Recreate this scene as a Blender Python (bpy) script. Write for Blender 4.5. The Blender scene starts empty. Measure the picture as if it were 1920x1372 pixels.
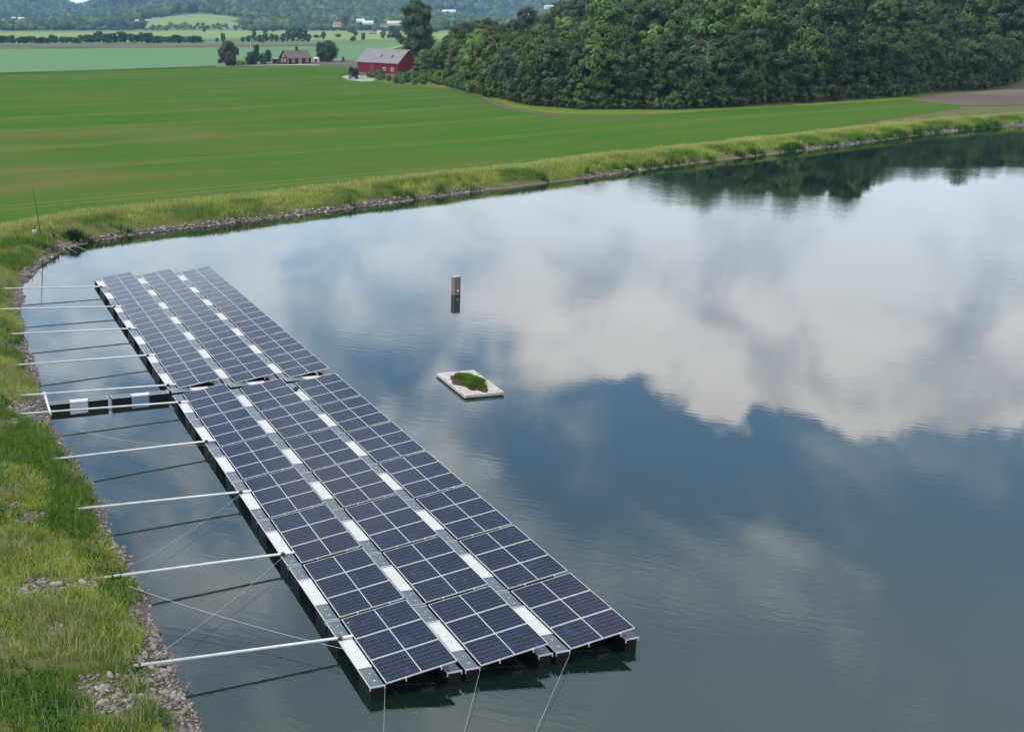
import bpy, math, random
import numpy as np
from mathutils import Vector, Matrix

random.seed(7)
rng = np.random.default_rng(7)
R = math.radians
S = bpy.context.scene
COL = S.collection

# ------------------------------------------------------------------ camera
F_PX, PITCH, CAM_H, PX, PY = 2218.94, 16.2787, 14.80, 648.35, 686.0   # surveyed from the raft lattice
cam_d = bpy.data.cameras.new('camera')
cam = bpy.data.objects.new('camera', cam_d)
COL.objects.link(cam)
cam.location = (0, 0, CAM_H)
cam.rotation_euler = (R(90 - PITCH), 0, 0)
cam_d.sensor_width = 36.0
cam_d.lens = F_PX / 1920 * 36
cam_d.shift_x = (960 - PX) / 1920
cam_d.shift_y = (PY - 686) / 1920
cam_d.clip_start = 0.5
cam_d.clip_end = 12000
S.camera = cam

# ------------------------------------------------------------------ sky, sun, exposure
SUN_AZ, SUN_EL = -106.0, 48.0        # azimuth from +Y (towards +X positive), elevation
world = bpy.data.worlds.new('World')
S.world = world
world.use_nodes = True
wn = world.node_tree
wn.nodes.clear()


class NT:
    """small helper to write node trees as expressions"""
    def __init__(self, tree):
        self.t = tree

    def n(self, typ, **kw):
        nd = self.t.nodes.new(typ)
        for k, v in kw.items():
            setattr(nd, k, v)
        return nd

    def put(self, sock, v):
        if isinstance(v, bpy.types.NodeSocket):
            self.t.links.new(v, sock)
        elif v is not None:
            if sock.type == 'RGBA' and len(v) == 3:
                v = (*v, 1)
            sock.default_value = v

    def m(self, op, a, b=None, c=None, clamp=False):
        nd = self.n('ShaderNodeMath', operation=op, use_clamp=clamp)
        for i, v in enumerate((a, b, c)):
            if v is not None:
                self.put(nd.inputs[i], v)
        return nd.outputs[0]

    def v(self, op, a, b=None):
        nd = self.n('ShaderNodeVectorMath', operation=op)
        self.put(nd.inputs[0], a)
        if b is not None:
            self.put(nd.inputs['Scale' if op == 'SCALE' else 1], b)
        return nd.outputs['Value' if op in ('LENGTH', 'DISTANCE', 'DOT_PRODUCT') else 'Vector']

    def xyz(self, x, y, z=0.0):
        nd = self.n('ShaderNodeCombineXYZ')
        for s, v in zip(nd.inputs, (x, y, z)):
            self.put(s, v)
        return nd.outputs[0]

    def sep(self, a):
        nd = self.n('ShaderNodeSeparateXYZ')
        self.put(nd.inputs[0], a)
        return nd.outputs

    def mix(self, fac, a, b, blend='MIX'):
        nd = self.n('ShaderNodeMix', data_type='RGBA', blend_type=blend)
        self.put(nd.inputs[0], fac)
        self.put(nd.inputs[6], a)
        self.put(nd.inputs[7], b)
        return nd.outputs[2]

    def step(self, val, lo, hi, a=0.0, b=1.0, smooth=True):
        nd = self.n('ShaderNodeMapRange', interpolation_type='SMOOTHSTEP' if smooth else 'LINEAR')
        nd.clamp = True
        for s, v in zip(nd.inputs[:5], (val, lo, hi, a, b)):
            self.put(s, v)
        return nd.outputs[0]

    def noise(self, vec, scale, detail=3.0, rough=0.5, dist=0.0, out=0):
        nd = self.n('ShaderNodeTexNoise')
        if vec is not None:
            self.put(nd.inputs['Vector'], vec)
        self.put(nd.inputs['Scale'], scale)
        self.put(nd.inputs['Detail'], detail)
        self.put(nd.inputs['Roughness'], rough)
        self.put(nd.inputs['Distortion'], dist)
        return nd.outputs[out]

    def coord(self, name='Object'):
        return self.n('ShaderNodeTexCoord').outputs[name]

    def pos(self):
        return self.n('ShaderNodeNewGeometry').outputs['Position']


W = NT(wn)
gen = W.coord('Generated')
gx, gy, gz = W.sep(gen)
elev = W.m('MULTIPLY', W.m('ARCSINE', gz), 57.2958)
azim = W.m('MULTIPLY', W.m('ARCTAN2', gx, gy), 57.2958)
sky = W.n('ShaderNodeTexSky', sky_type='NISHITA')
sky.sun_disc = False
sky.sun_elevation = R(SUN_EL)
sky.sun_rotation = R(SUN_AZ)
sky.air_density = 1.0
sky.dust_density = 1.0
sky.ozone_density = 1.2
SKYS = 0.15
blue = W.mix(0.40, W.v('MULTIPLY', W.v('SCALE', sky.outputs[0], SKYS), (0.84, 1.08, 1.30)), (0.85, 1.36, 1.92))   # thin high cirrus veil
blue = W.mix(W.step(elev, 17.0, 8.0, 0.0, 0.70), blue, (1.50, 1.95, 2.42))   # paler towards the horizon
# a cumulus bank stands over the horizon all round, with a ragged top; thin wisps above it
aep = W.xyz(azim, W.m('MULTIPLY', elev, 1.25), 0.0)
warp = W.v('SCALE', W.v('SUBTRACT', W.noise(aep, 0.10, 2, 0.5, out=1), (0.5, 0.5, 0.5)), 5.0)
aw = W.v('ADD', aep, warp)
big = W.noise(aw, 0.085, 2.0, 0.5)
lump = W.noise(aw, 0.30, 4.0, 0.52)
edge_soft = W.step(azim, 8.0, 13.5, 3.0, 0.9)
top = W.m('ADD', W.m('ADD', W.step(azim, -9.0, 15.0, 15.6, 17.3), W.m('MULTIPLY', W.m('SUBTRACT', big, 0.5), 4.0)),
          W.m('MULTIPLY', W.m('SUBTRACT', lump, 0.5), 6.5))
d_top = W.m('SUBTRACT', top, elev)
bank_r = W.step(W.m('DIVIDE', d_top, edge_soft), -0.5, 0.5)
# towards the left the bank breaks up into separate soft heaps
brk = W.noise(W.v('ADD', W.xyz(W.m('MULTIPLY', azim, 0.8), W.m('MULTIPLY', elev, 1.3), 2.0), warp), 0.19, 5.0, 0.55)
bank_l = W.step(W.m('ADD', W.m('DIVIDE', W.m('SUBTRACT', 15.5, elev), 14.0), W.m('MULTIPLY', W.m('SUBTRACT', brk, 0.5), 4.2)), -0.55, 0.6)
side = W.step(azim, 8.0, 14.0)
bank = W.m('ADD', W.m('MULTIPLY', bank_l, W.m('SUBTRACT', 1.0, side)), W.m('MULTIPLY', bank_r, side))
body_n = W.noise(W.v('ADD', aw, (31.0, 7.0, 0.0)), 0.21, 4.0, 0.55)
body = W.step(body_n, 0.33, 0.57)
rim = W.step(d_top, 6.0, 0.5)
lit = W.m('ADD', W.m('MULTIPLY', body, 0.65), W.m('MULTIPLY', rim, 0.35), clamp=True)
c_cloud = W.mix(lit, (1.28, 1.38, 1.55), (2.85, 2.66, 2.58))
low = W.step(elev, 13.5, 6.0)
c_cloud = W.mix(W.m('MULTIPLY', low, 0.75), c_cloud, (1.75, 1.90, 2.08))
c_cloud = W.mix(W.step(azim, 11.0, -4.0, 0.0, 0.60), c_cloud, (1.85, 2.12, 2.42))   # thinner, bluer cloud towards the left
wisp_v = W.xyz(W.m('ADD', W.m('MULTIPLY', azim, 0.55), W.m('MULTIPLY', elev, 0.9)),
               W.m('SUBTRACT', W.m('MULTIPLY', elev, 1.5), W.m('MULTIPLY', azim, 0.75)), 5.0)
wn1 = W.noise(wisp_v, 0.11, 5.0, 0.55, 0.4)
wisp = W.m('MULTIPLY', W.step(wn1, 0.44, 0.72), W.step(elev, 15.0, 24.0, 0.25, 0.85))
high = W.step(W.m('ADD', elev, W.m('MULTIPLY', azim, 0.16)), 22.0, 36.0, 0.0, 0.62)
veil = W.mix(high, blue, (1.56, 1.70, 1.62))
above = W.mix(wisp, veil, (2.15, 2.12, 2.05))
full = W.mix(bank, above, c_cloud)
bg = W.n('ShaderNodeBackground')
W.put(bg.inputs[0], full)
bg.inputs[1].default_value = 1.0
wo = W.n('ShaderNodeOutputWorld')
wn.links.new(bg.outputs[0], wo.inputs[0])

sun_d = bpy.data.lights.new('sun', 'SUN')
sun_d.energy = 3.2
sun_d.angle = R(1.5)
sun_d.color = (1.0, 0.955, 0.88)
sun = bpy.data.objects.new('sun', sun_d)
COL.objects.link(sun)
sdir = Vector((math.sin(R(SUN_AZ)) * math.cos(R(SUN_EL)), math.cos(R(SUN_AZ)) * math.cos(R(SUN_EL)), math.sin(R(SUN_EL))))
sun.rotation_euler = sdir.to_track_quat('Z', 'Y').to_euler()
sun.location = (0, 0, 60)

S.view_settings.view_transform = 'Standard'
S.view_settings.look = 'None'
S.view_settings.gamma = 1.0
S.view_settings.exposure = -0.36
S.view_settings.use_curve_mapping = False
S.render.engine = 'CYCLES'
S.cycles.max_bounces = 7
S.cycles.diffuse_bounces = 2
S.cycles.glossy_bounces = 3
S.cycles.transmission_bounces = 3
S.cycles.transparent_max_bounces = 6
S.cycles.volume_bounces = 0
S.cycles.use_denoising = True
S.cycles.caustics_reflective = False
S.cycles.caustics_refractive = False

# ------------------------------------------------------------------ survey helper: photo pixel -> place on a level
_cp, _sp = math.cos(R(PITCH)), math.sin(R(PITCH))
GZ = 0.80                                    # level of the fields above the water


def ray(x, y):
    u, v = x - PX, PY - y
    return np.array([u, F_PX * _cp + v * _sp, -F_PX * _sp + v * _cp])


def at(x, y, z=GZ):
    d = ray(x, y)
    t = (z - CAM_H) / d[2]
    return np.array([d[0] * t, d[1] * t, z])


def atY(x, y, Y):
    d = ray(x, y)
    t = Y / d[1]
    return np.array([d[0] * t, Y, CAM_H + d[2] * t])


def pix(P):
    P = np.atleast_2d(P)
    X, Y, Z = P[:, 0], P[:, 1], P[:, 2] - CAM_H
    dep = Y * _cp - Z * _sp
    return PX + F_PX * X / dep, PY - F_PX * (Y * _sp + Z * _cp) / dep


# ------------------------------------------------------------------ object helpers
def new_obj(name, data=None, parent=None, loc=None, rot=None):
    o = bpy.data.objects.new(name, data)
    COL.objects.link(o)
    if parent is not None:
        o.parent = parent
    if loc is not None:
        o.location = loc
    if rot is not None:
        o.rotation_euler = rot
    return o


def tag(o, label=None, cat=None, group=None, kind=None):
    if label:
        o['label'] = label
    if cat:
        o['category'] = cat
    if group:
        o['group'] = group
    if kind:
        o['kind'] = kind
    return o


def np_mesh(name, verts, faces, mats, smooth=False, mat_idx=None, color=None):
    """verts (N,3), faces (M,k) array or list of arrays with different k"""
    me = bpy.data.meshes.new(name)
    verts = np.asarray(verts, np.float32)
    fl = faces if isinstance(faces, list) else [faces]
    fl = [np.asarray(f, np.int32) for f in fl if len(f)]
    me.vertices.add(len(verts))
    me.vertices.foreach_set('co', verts.ravel())
    loops = np.concatenate([f.ravel() for f in fl])
    tot = np.concatenate([np.full(len(f), f.shape[1], np.int32) for f in fl])
    st = np.concatenate([[0], np.cumsum(tot)[:-1]]).astype(np.int32)
    me.loops.add(len(loops))
    me.loops.foreach_set('vertex_index', loops)
    me.polygons.add(len(tot))
    me.polygons.foreach_set('loop_start', st)
    me.polygons.foreach_set('loop_total', tot)
    if smooth:
        me.polygons.foreach_set('use_smooth', np.ones(len(tot), bool))
    for mt in (mats if isinstance(mats, (list, tuple)) else [mats]):
        me.materials.append(mt)
    if mat_idx is not None:
        me.polygons.foreach_set('material_index', np.asarray(mat_idx, np.int32))
    if color is not None:
        ca = me.color_attributes.new('tint', 'FLOAT_COLOR', 'POINT')
        c4 = np.ones((len(verts), 4), np.float32)
        c4[:, :3] = color
        ca.data.foreach_set('color', c4.ravel())
    me.update(calc_edges=True)
    return me


class MB:
    """collects simple solids; build() links them as one mesh object"""
    def __init__(self):
        self.v, self.f, self.mi = [], [], []

    def add(self, verts, faces, mi=0):
        o = len(self.v)
        self.v += [tuple(map(float, p)) for p in verts]
        self.f += [tuple(i + o for i in f) for f in faces]
        self.mi += [mi] * len(faces)
        return self

    def box(self, x0, x1, y0, y1, z0, z1, mi=0):
        vs = [(x, y, z) for z in (z0, z1) for y in (y0, y1) for x in (x0, x1)]
        return self.add(vs, [(0, 2, 3, 1), (4, 5, 7, 6), (0, 1, 5, 4), (2, 6, 7, 3), (0, 4, 6, 2), (1, 3, 7, 5)], mi)

    def cbox(self, x0, x1, y0, y1, z0, z1, c, mi=0):
        """box with chamfered vertical edges and top rim"""
        def ring(i, z):
            a, b, d, e = x0 + i, x1 - i, y0 + i, y1 - i
            return [(a + c, d, z), (b - c, d, z), (b, d + c, z), (b, e - c, z), (b - c, e, z), (a + c, e, z), (a, e - c, z), (a, d + c, z)]
        rs = ring(0, z0) + ring(0, z1 - c) + ring(c * 0.7, z1)
        fs = [tuple(range(7, -1, -1)), tuple(range(16, 24))]
        for k in (0, 8):
            fs += [(k + i, k + (i + 1) % 8, k + 8 + (i + 1) % 8, k + 8 + i) for i in range(8)]
        return self.add(rs, fs, mi)

    def prism(self, poly, z0, z1, mi=0):
        n = len(poly)
        vs = [(x, y, z0) for x, y in poly] + [(x, y, z1) for x, y in poly]
        return self.add(vs, [tuple(range(n - 1, -1, -1)), tuple(range(n, 2 * n))] + [(i, (i + 1) % n, n + (i + 1) % n, n + i) for i in range(n)], mi)

    def tube(self, pts, r, n=6, mi=0, cap=True):
        pts = [Vector(p) for p in pts]
        rs = r if isinstance(r, (list, tuple)) else [r] * len(pts)
        vs, fs = [], []
        for i, p in enumerate(pts):
            t = (pts[min(i + 1, len(pts) - 1)] - pts[max(i - 1, 0)]).normalized()
            a = t.cross(Vector((0, 0, 1)))
            if a.length < 1e-3:
                a = t.cross(Vector((0, 1, 0)))
            a.normalize()
            b = t.cross(a)
            for k in range(n):
                w = 2 * math.pi * k / n
                vs.append(p + (a * math.cos(w) + b * math.sin(w)) * rs[i])
        for i in range(len(pts) - 1):
            for k in range(n):
                fs.append((i * n + k, i * n + (k + 1) % n, (i + 1) * n + (k + 1) % n, (i + 1) * n + k))
        if cap:
            fs += [tuple(range(n)), tuple(range((len(pts) - 1) * n + n - 1, (len(pts) - 1) * n - 1, -1))]
        return self.add(vs, fs, mi)

    def disc(self, c, axis, r, h, n=20, mi=0):
        a = Vector(axis).normalized() * h * 0.5
        return self.tube([Vector(c) - a, Vector(c) + a], r, n, mi)

    def mesh(self, name, mats, smooth=False):
        me = bpy.data.meshes.new(name)
        me.from_pydata(self.v, [], self.f)
        for mt in (mats if isinstance(mats, (list, tuple)) else [mats]):
            me.materials.append(mt)
        me.polygons.foreach_set('material_index', self.mi)
        if smooth:
            me.polygons.foreach_set('use_smooth', [True] * len(self.f))
        me.update()
        return me

    def build(self, name, mats, parent=None, smooth=False, loc=None, rot=None):
        return new_obj(name, self.mesh(name, mats, smooth), parent, loc, rot)


def copy_tree(o, parent=None):
    c = o.copy()
    COL.objects.link(c)
    c.parent = parent
    for ch in o.children:
        copy_tree(ch, c)
    return c


# ------------------------------------------------------------------ materials
def mat(name, col, rough=0.8, spec=0.5, metal=0.0, var=None, var_scale=4.0, var_amt=0.5, bump=0.0, bump_scale=20.0, coord='Object', detail=4.0):
    m = bpy.data.materials.new(name)
    m.use_nodes = True
    t = NT(m.node_tree)
    b = m.node_tree.nodes['Principled BSDF']
    b.inputs['Roughness'].default_value = rough
    b.inputs['Specular IOR Level'].default_value = spec
    b.inputs['Metallic'].default_value = metal
    c = t.coord(coord)
    if var is not None:
        nz = t.step(t.noise(c, var_scale, detail, 0.6), 0.3, 0.7)
        cc = t.mix(t.m('MULTIPLY', nz, var_amt), col, var)
        t.put(b.inputs['Base Color'], cc)
    else:
        b.inputs['Base Color'].default_value = (*col, 1)
    if bump:
        bp = t.n('ShaderNodeBump')
        bp.inputs['Strength'].default_value = bump
        bp.inputs['Distance'].default_value = 0.02
        t.put(bp.inputs['Height'], t.noise(c, bump_scale, 4, 0.6))
        t.put(b.inputs['Normal'], bp.outputs[0])
    return m


def leaf_mat(name, a, b_, rnd=0.6, transl=0.38):
    """foliage: colour differs from tree to tree and from spray to spray"""
    m = bpy.data.materials.new(name)
    m.use_nodes = True
    t = NT(m.node_tree)
    m.node_tree.nodes.remove(m.node_tree.nodes['Principled BSDF'])
    out = m.node_tree.nodes['Material Output']
    oi = t.n('ShaderNodeObjectInfo')
    nz = t.step(t.noise(t.coord('Object'), 0.9, 3, 0.6), 0.3, 0.7)
    f = t.m('ADD', t.m('MULTIPLY', nz, 1 - rnd), t.m('MULTIPLY', oi.outputs['Random'], rnd), clamp=True)
    c = t.mix(f, a, b_)
    hs = t.n('ShaderNodeHueSaturation')
    t.put(hs.inputs['Hue'], t.step(t.m('FRACT', t.m('MULTIPLY', oi.outputs['Random'], 7.31)), 0, 1, 0.470, 0.520, smooth=False))
    t.put(hs.inputs['Value'], t.step(t.m('FRACT', t.m('MULTIPLY', oi.outputs['Random'], 13.7)), 0, 1, 0.70, 1.50, smooth=False))
    t.put(hs.inputs['Color'], c)
    d = t.n('ShaderNodeBsdfDiffuse')
    t.put(d.inputs[0], hs.outputs[0])
    tr = t.n('ShaderNodeBsdfTranslucent')
    t.put(tr.inputs[0], t.mix(0.5, hs.outputs[0], (0.14, 0.2, 0.03)))
    g = t.n('ShaderNodeBsdfGlossy')
    g.inputs['Roughness'].default_value = 0.55
    g.inputs[0].default_value = (0.75, 0.8, 0.8, 1)
    mx = t.n('ShaderNodeMixShader')
    mx.inputs[0].default_value = transl
    t.put(mx.inputs[1], d.outputs[0])
    t.put(mx.inputs[2], tr.outputs[0])
    m2 = t.n('ShaderNodeMixShader')
    m2.inputs[0].default_value = 0.045
    t.put(m2.inputs[1], mx.outputs[0])
    t.put(m2.inputs[2], g.outputs[0])
    t.put(out.inputs[0], m2.outputs[0])
    return m


def tint_mat(name, rough=0.8, transl=0.25):
    """colour carried by each blade / stone / far tree (its own kind's colour)"""
    m = bpy.data.materials.new(name)
    m.use_nodes = True
    t = NT(m.node_tree)
    m.node_tree.nodes.remove(m.node_tree.nodes['Principled BSDF'])
    at_ = t.n('ShaderNodeAttribute', attribute_name='tint')
    d = t.n('ShaderNodeBsdfDiffuse')
    t.put(d.inputs[0], at_.outputs[0])
    sh = d.outputs[0]
    if transl:
        tr = t.n('ShaderNodeBsdfTranslucent')
        t.put(tr.inputs[0], at_.outputs[0])
        mx = t.n('ShaderNodeMixShader')
        mx.inputs[0].default_value = transl
        t.put(mx.inputs[1], sh)
        t.put(mx.inputs[2], tr.outputs[0])
        sh = mx.outputs[0]
    t.put(m.node_tree.nodes['Material Output'].inputs[0], sh)
    return m


M = {}
M['black'] = mat('black_plastic', (0.006, 0.006, 0.007), 0.4, 0.25, var=(0.02, 0.019, 0.017), var_scale=3.0)
M['lid'] = mat('slate_plate', (0.06, 0.075, 0.10), 0.34, 0.5, var=(0.17, 0.185, 0.20), var_scale=5.0, var_amt=0.55)
M['walk'] = mat('white_grating', (0.62, 0.615, 0.60), 0.6, 0.3, var=(0.42, 0.40, 0.37), var_scale=3.2, var_amt=0.45, bump=0.5, bump_scale=60)
M['alu'] = mat('aluminium', (0.72, 0.72, 0.72), 0.42, 0.5, 0.25, var=(0.5, 0.5, 0.5), var_scale=6, var_amt=0.4)
M['pole'] = mat('galvanised_tube', (0.78, 0.78, 0.77), 0.5, 0.5, 0.0, var=(0.55, 0.55, 0.54), var_scale=2.5, var_amt=0.6)
M['wire'] = mat('wire_rope', (0.42, 0.42, 0.40), 0.5, 0.5, 0.3)
M['dark'] = mat('dark_steel', (0.02, 0.021, 0.023), 0.5)
M['bark'] = mat('bark', (0.075, 0.06, 0.045), 0.9, 0.2, var=(0.16, 0.14, 0.11), var_scale=3.0, bump=0.5, bump_scale=8)
M['palebark'] = mat('pale_bark', (0.20, 0.17, 0.14), 0.9, 0.2, var=(0.11, 0.09, 0.07), var_scale=3.0)
M['leaf'] = leaf_mat('leaf_mid', (0.026, 0.058, 0.007), (0.108, 0.160, 0.020))
M['leaf_dark'] = leaf_mat('leaf_dark', (0.018, 0.042, 0.008), (0.062, 0.105, 0.017))
M['leaf_light'] = leaf_mat('leaf_light', (0.085, 0.155, 0.016), (0.17, 0.24, 0.03))
M['leaf_brown'] = leaf_mat('leaf_brown', (0.042, 0.056, 0.02), (0.088, 0.095, 0.034))
M['leaf_bush'] = leaf_mat('leaf_bush', (0.075, 0.145, 0.02), (0.16, 0.24, 0.04))
M['leaf_purple'] = leaf_mat('leaf_purple', (0.025, 0.012, 0.03), (0.04, 0.02, 0.045))
M['tint'] = tint_mat('plant_tint')
M['stone_tint'] = tint_mat('stone_tint', transl=0)


def panel_mat():
    m = bpy.data.materials.new('solar_cells')
    m.use_nodes = True
    t = NT(m.node_tree)
    b = m.node_tree.nodes['Principled BSDF']
    c = t.coord('Object')
    x, y, z = t.sep(c)
    # 20 x 6 half cells, white gap in the middle
    def line(v, off, pitch, w):
        fr = t.m('FRACT', t.m('DIVIDE', t.m('ADD', v, off), pitch))
        return t.m('LESS_THAN', t.m('ABSOLUTE', t.m('SUBTRACT', fr, 0.5)), w / pitch / 2)
    lx = line(x, 0.042 + 0.88 * 2, 0.0855, 0.0055)
    ly = line(y, 0.085 + 0.52 * 2 - 0.017 + 0.0, 0.168, 0.0095)
    bus = line(y, 0.0, 0.042, 0.0016)
    ln = t.m('MAXIMUM', t.m('MULTIPLY', lx, 0.6), ly)
    oi = t.n('ShaderNodeObjectInfo')
    rnd = oi.outputs['Random']
    cell = t.xyz(t.m('FLOOR', t.m('DIVIDE', t.m('ADD', x, 0.0), 0.0855)), t.m('FLOOR', t.m('DIVIDE', t.m('ADD', y, 0.017), 0.168)), t.m('MULTIPLY', rnd, 37.0))
    wn_ = t.n('ShaderNodeTexWhiteNoise')
    t.put(wn_.inputs[0], cell)
    cv = wn_.outputs[0]
    cry = t.noise(t.v('ADD', c, t.xyz(t.m('MULTIPLY', rnd, 50.0), 0, 0)), 7.0, 3, 0.6)
    base = t.mix(t.m('ADD', t.m('MULTIPLY', cv, 0.35), t.m('MULTIPLY', cry, 0.75), clamp=True), (0.0018, 0.0026, 0.007), (0.006, 0.011, 0.046))
    base = t.mix(t.m('MULTIPLY', bus, 0.18), base, (0.16, 0.16, 0.2))
    base = t.mix(t.m('MULTIPLY', ln, 0.48), base, (0.20, 0.20, 0.235))
    # rain marks with bluish streak glare painted into the colour, and bird droppings
    dirt_glare = t.step(t.noise(t.v('ADD', c, t.xyz(0, t.m('MULTIPLY', rnd, 31.0), 0)), 2.4, 5, 0.65, 0.6), 0.50, 0.80)
    base = t.mix(t.m('MULTIPLY', dirt_glare, t.step(t.m('FRACT', t.m('MULTIPLY', rnd, 5.7)), 0, 1, 0.10, 0.62)), base, (0.045, 0.07, 0.18))
    mid = t.m('LESS_THAN', t.m('ABSOLUTE', x), 0.0085)
    base = t.mix(mid, base, (0.66, 0.66, 0.68))
    spot = t.m('GREATER_THAN', t.noise(t.v('ADD', c, t.xyz(t.m('MULTIPLY', rnd, 91.0), 3.0, 0)), 6.5, 1.0, 0.4), 0.80)
    base = t.mix(t.m('MULTIPLY', spot, 0.75), base, (0.45, 0.45, 0.43))
    t.put(b.inputs['Base Color'], base)
    t.put(b.inputs['Roughness'], t.step(dirt_glare, 0, 1, 0.13, 0.42))
    b.inputs['Specular IOR Level'].default_value = 0.17
    return m


M['panel'] = panel_mat()
M['cap'] = mat('bolt_cap', (0.75, 0.75, 0.74), 0.4)

# ------------------------------------------------------------------ terrain
SHORE_PX = [(377, 1366), (338, 1302), (313, 1224), (274, 1121), (235, 1043), (196, 964), (162, 896), (118, 832), (95, 790), (79, 737),
            (62, 684), (49, 645), (39, 586), (43, 540), (52, 523), (68, 503), (89, 485), (128, 464), (175, 453), (250, 440), (330, 431), (400, 423), (500, 411),
            (600, 399), (702, 385), (772, 376), (876, 362), (1000, 347), (1100, 334), (1200, 320), (1300, 307), (1397, 295), (1549, 277), (1680, 260), (1765, 248), (1850, 241), (1905, 237)]
SHORE = [np.array([3.5, 8.0]), np.array([-0.6, 16.5])] + [at(x, y, 0)[:2] for x, y in SHORE_PX] + [np.array([130.0, 196.0]), np.array([190.0, 205.0])]
SHORE = np.array([np.array([40.0, -40.0]), np.array([14.0, -8.0])] + SHORE + [np.array([230.0, 150.0]), np.array([235.0, 30.0]), np.array([170.0, -50.0]), np.array([90.0, -70.0])])
# resample the shoreline softly
_n = len(SHORE)


def poly_dist(P, Q, closed=True):
    """distance of points P (N,2) to the polyline Q and inside test"""
    P = np.asarray(P, float)
    n = len(Q)
    dmin = np.full(len(P), 1e18)
    inside = np.zeros(len(P), bool)
    for i in range(n if closed else n - 1):
        a, b = Q[i], Q[(i + 1) % n]
        ab = b - a
        t = np.clip(((P - a) @ ab) / (ab @ ab), 0, 1)
        d = ((P - a - t[:, None] * ab) ** 2).sum(1)
        dmin = np.minimum(dmin, d)
        cond = ((a[1] > P[:, 1]) != (b[1] > P[:, 1]))
        with np.errstate(divide='ignore', invalid='ignore'):
            xi = a[0] + (P[:, 1] - a[1]) * ab[0] / (ab[1] if ab[1] != 0 else 1e-12)
        inside ^= cond & (P[:, 0] < xi)
    return np.sqrt(dmin), inside


def vnoise(P, s, seed=0):
    """cheap smooth value noise on (N,2)"""
    p = np.asarray(P, float) * s + seed * 17.13
    i = np.floor(p).astype(np.int64)
    f = p - i
    f = f * f * (3 - 2 * f)

    def h(a, b):
        k = (a * 374761393 + b * 668265263 + seed * 982451653) & 0x7fffffff
        k = (k ^ (k >> 13)) * 1274126177 & 0x7fffffff
        return ((k ^ (k >> 16)) & 0xffff) / 65535.0
    x, y = i[:, 0], i[:, 1]
    return (h(x, y) * (1 - f[:, 0]) + h(x + 1, y) * f[:, 0]) * (1 - f[:, 1]) + (h(x, y + 1) * (1 - f[:, 0]) + h(x + 1, y + 1) * f[:, 0]) * f[:, 1]


def sst(x, a, b):
    t = np.clip((x - a) / (b - a), 0, 1)
    return t * t * (3 - 2 * t)


WOOD_EDGE = np.array([at(*q)[:2] for q in [(772, 146), (815, 155), (860, 167), (930, 184), (1000, 199), (1100, 206), (1250, 206), (1400, 199), (1600, 188), (1860, 166)]])
WOOD = np.vstack([WOOD_EDGE, [[190, 285], [300, 330], [330, 520], [150, 560], [70, 480], [40, 400], [24, 335]]])


def shore_s(P):
    d, ins = poly_dist(P, SHORE)
    return np.where(ins, -d, d)


def ground_z(P, s=None):
    P = np.atleast_2d(np.asarray(P, float))
    X, Y = P[:, 0], P[:, 1]
    if s is None:
        s = shore_s(P)
    ns = s + (vnoise(P, 0.9, 1) - 0.5) * 0.35 * (np.abs(s) < 6)
    bank = np.where(ns < 0, np.maximum(ns * 0.42, -2.6), 0.96 * (1 - np.exp(-np.maximum(ns, 0) * 0.62)))
    crest = np.exp(-((ns - 3.2) / 1.6) ** 2) * 0.12
    land = bank + crest
    w = sst(s, 4.0, 7.0)
    z = land * (1 - w) + GZ * w
    # wooded rise on the right
    wd, wi = poly_dist(P, WOOD)
    inn = np.where(wi, wd, 0)
    z = z + (1 - np.exp(-inn / 42.0)) * (0.8 + 17.2 * sst(X, 50, 92))
    # far hills
    Yp = np.maximum(Y, 1.0)
    u = X / Yp
    far = sst(Y, 1680, 2650)
    h1 = 66 * np.exp(-((u + 0.045) / 0.105) ** 2) * far
    slope = 13 * np.exp(-((u + 0.135) / 0.055) ** 2) * sst(Y, 1650, 1900) * (1 - 0.0 * far)
    h2 = (84 + 14 * np.sin(u * 31 + 1.2) + 8 * np.sin(u * 83) - 57 * np.exp(-((u + 0.213) / 0.020) ** 2)) * sst(Y, 2300, 3500)
    z = z + np.maximum(np.maximum(h1, h2), 0) + slope * np.exp(-((Y - 1950) / 500) ** 2 * (Y > 1950))
    return z


def gz(x, y):
    return float(ground_z(np.array([[x, y]]))[0])


def axis(fine, lo, hi):
    """fine: list of (a,b,step); grows geometrically outside"""
    xs = []
    for a, b, st in fine:
        xs += list(np.arange(a, b, st))
    st = fine[0][2]
    x = xs[0]
    left = []
    while x > lo:
        st *= 1.22
        x -= min(st, 70)
        left.append(max(x, lo))
    st = fine[-1][2]
    x = xs[-1]
    right = []
    while x < hi:
        st *= 1.22
        x += min(st, 70)
        right.append(min(x, hi))
    return np.array(left[::-1] + xs + right)


gxs = axis([(-32, 6, 0.45), (6, 110, 1.2), (110, 150, 3)], -3300, 3300)
gys = axis([(-12, 12, 2.0), (12, 100, 0.5), (100, 210, 1.2), (210, 300, 3)], -230, 4700)
GXX, GYY = np.meshgrid(gxs, gys)
GP = np.stack([GXX.ravel(), GYY.ravel()], 1)
GS = shore_s(GP)
GV = np.column_stack([GP, ground_z(GP, GS)])
nx, ny = len(gxs), len(gys)
ii = np.arange(nx * ny).reshape(ny, nx)
quads = np.stack([ii[:-1, :-1], ii[:-1, 1:], ii[1:, 1:], ii[1:, :-1]], -1).reshape(-1, 4)


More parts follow.
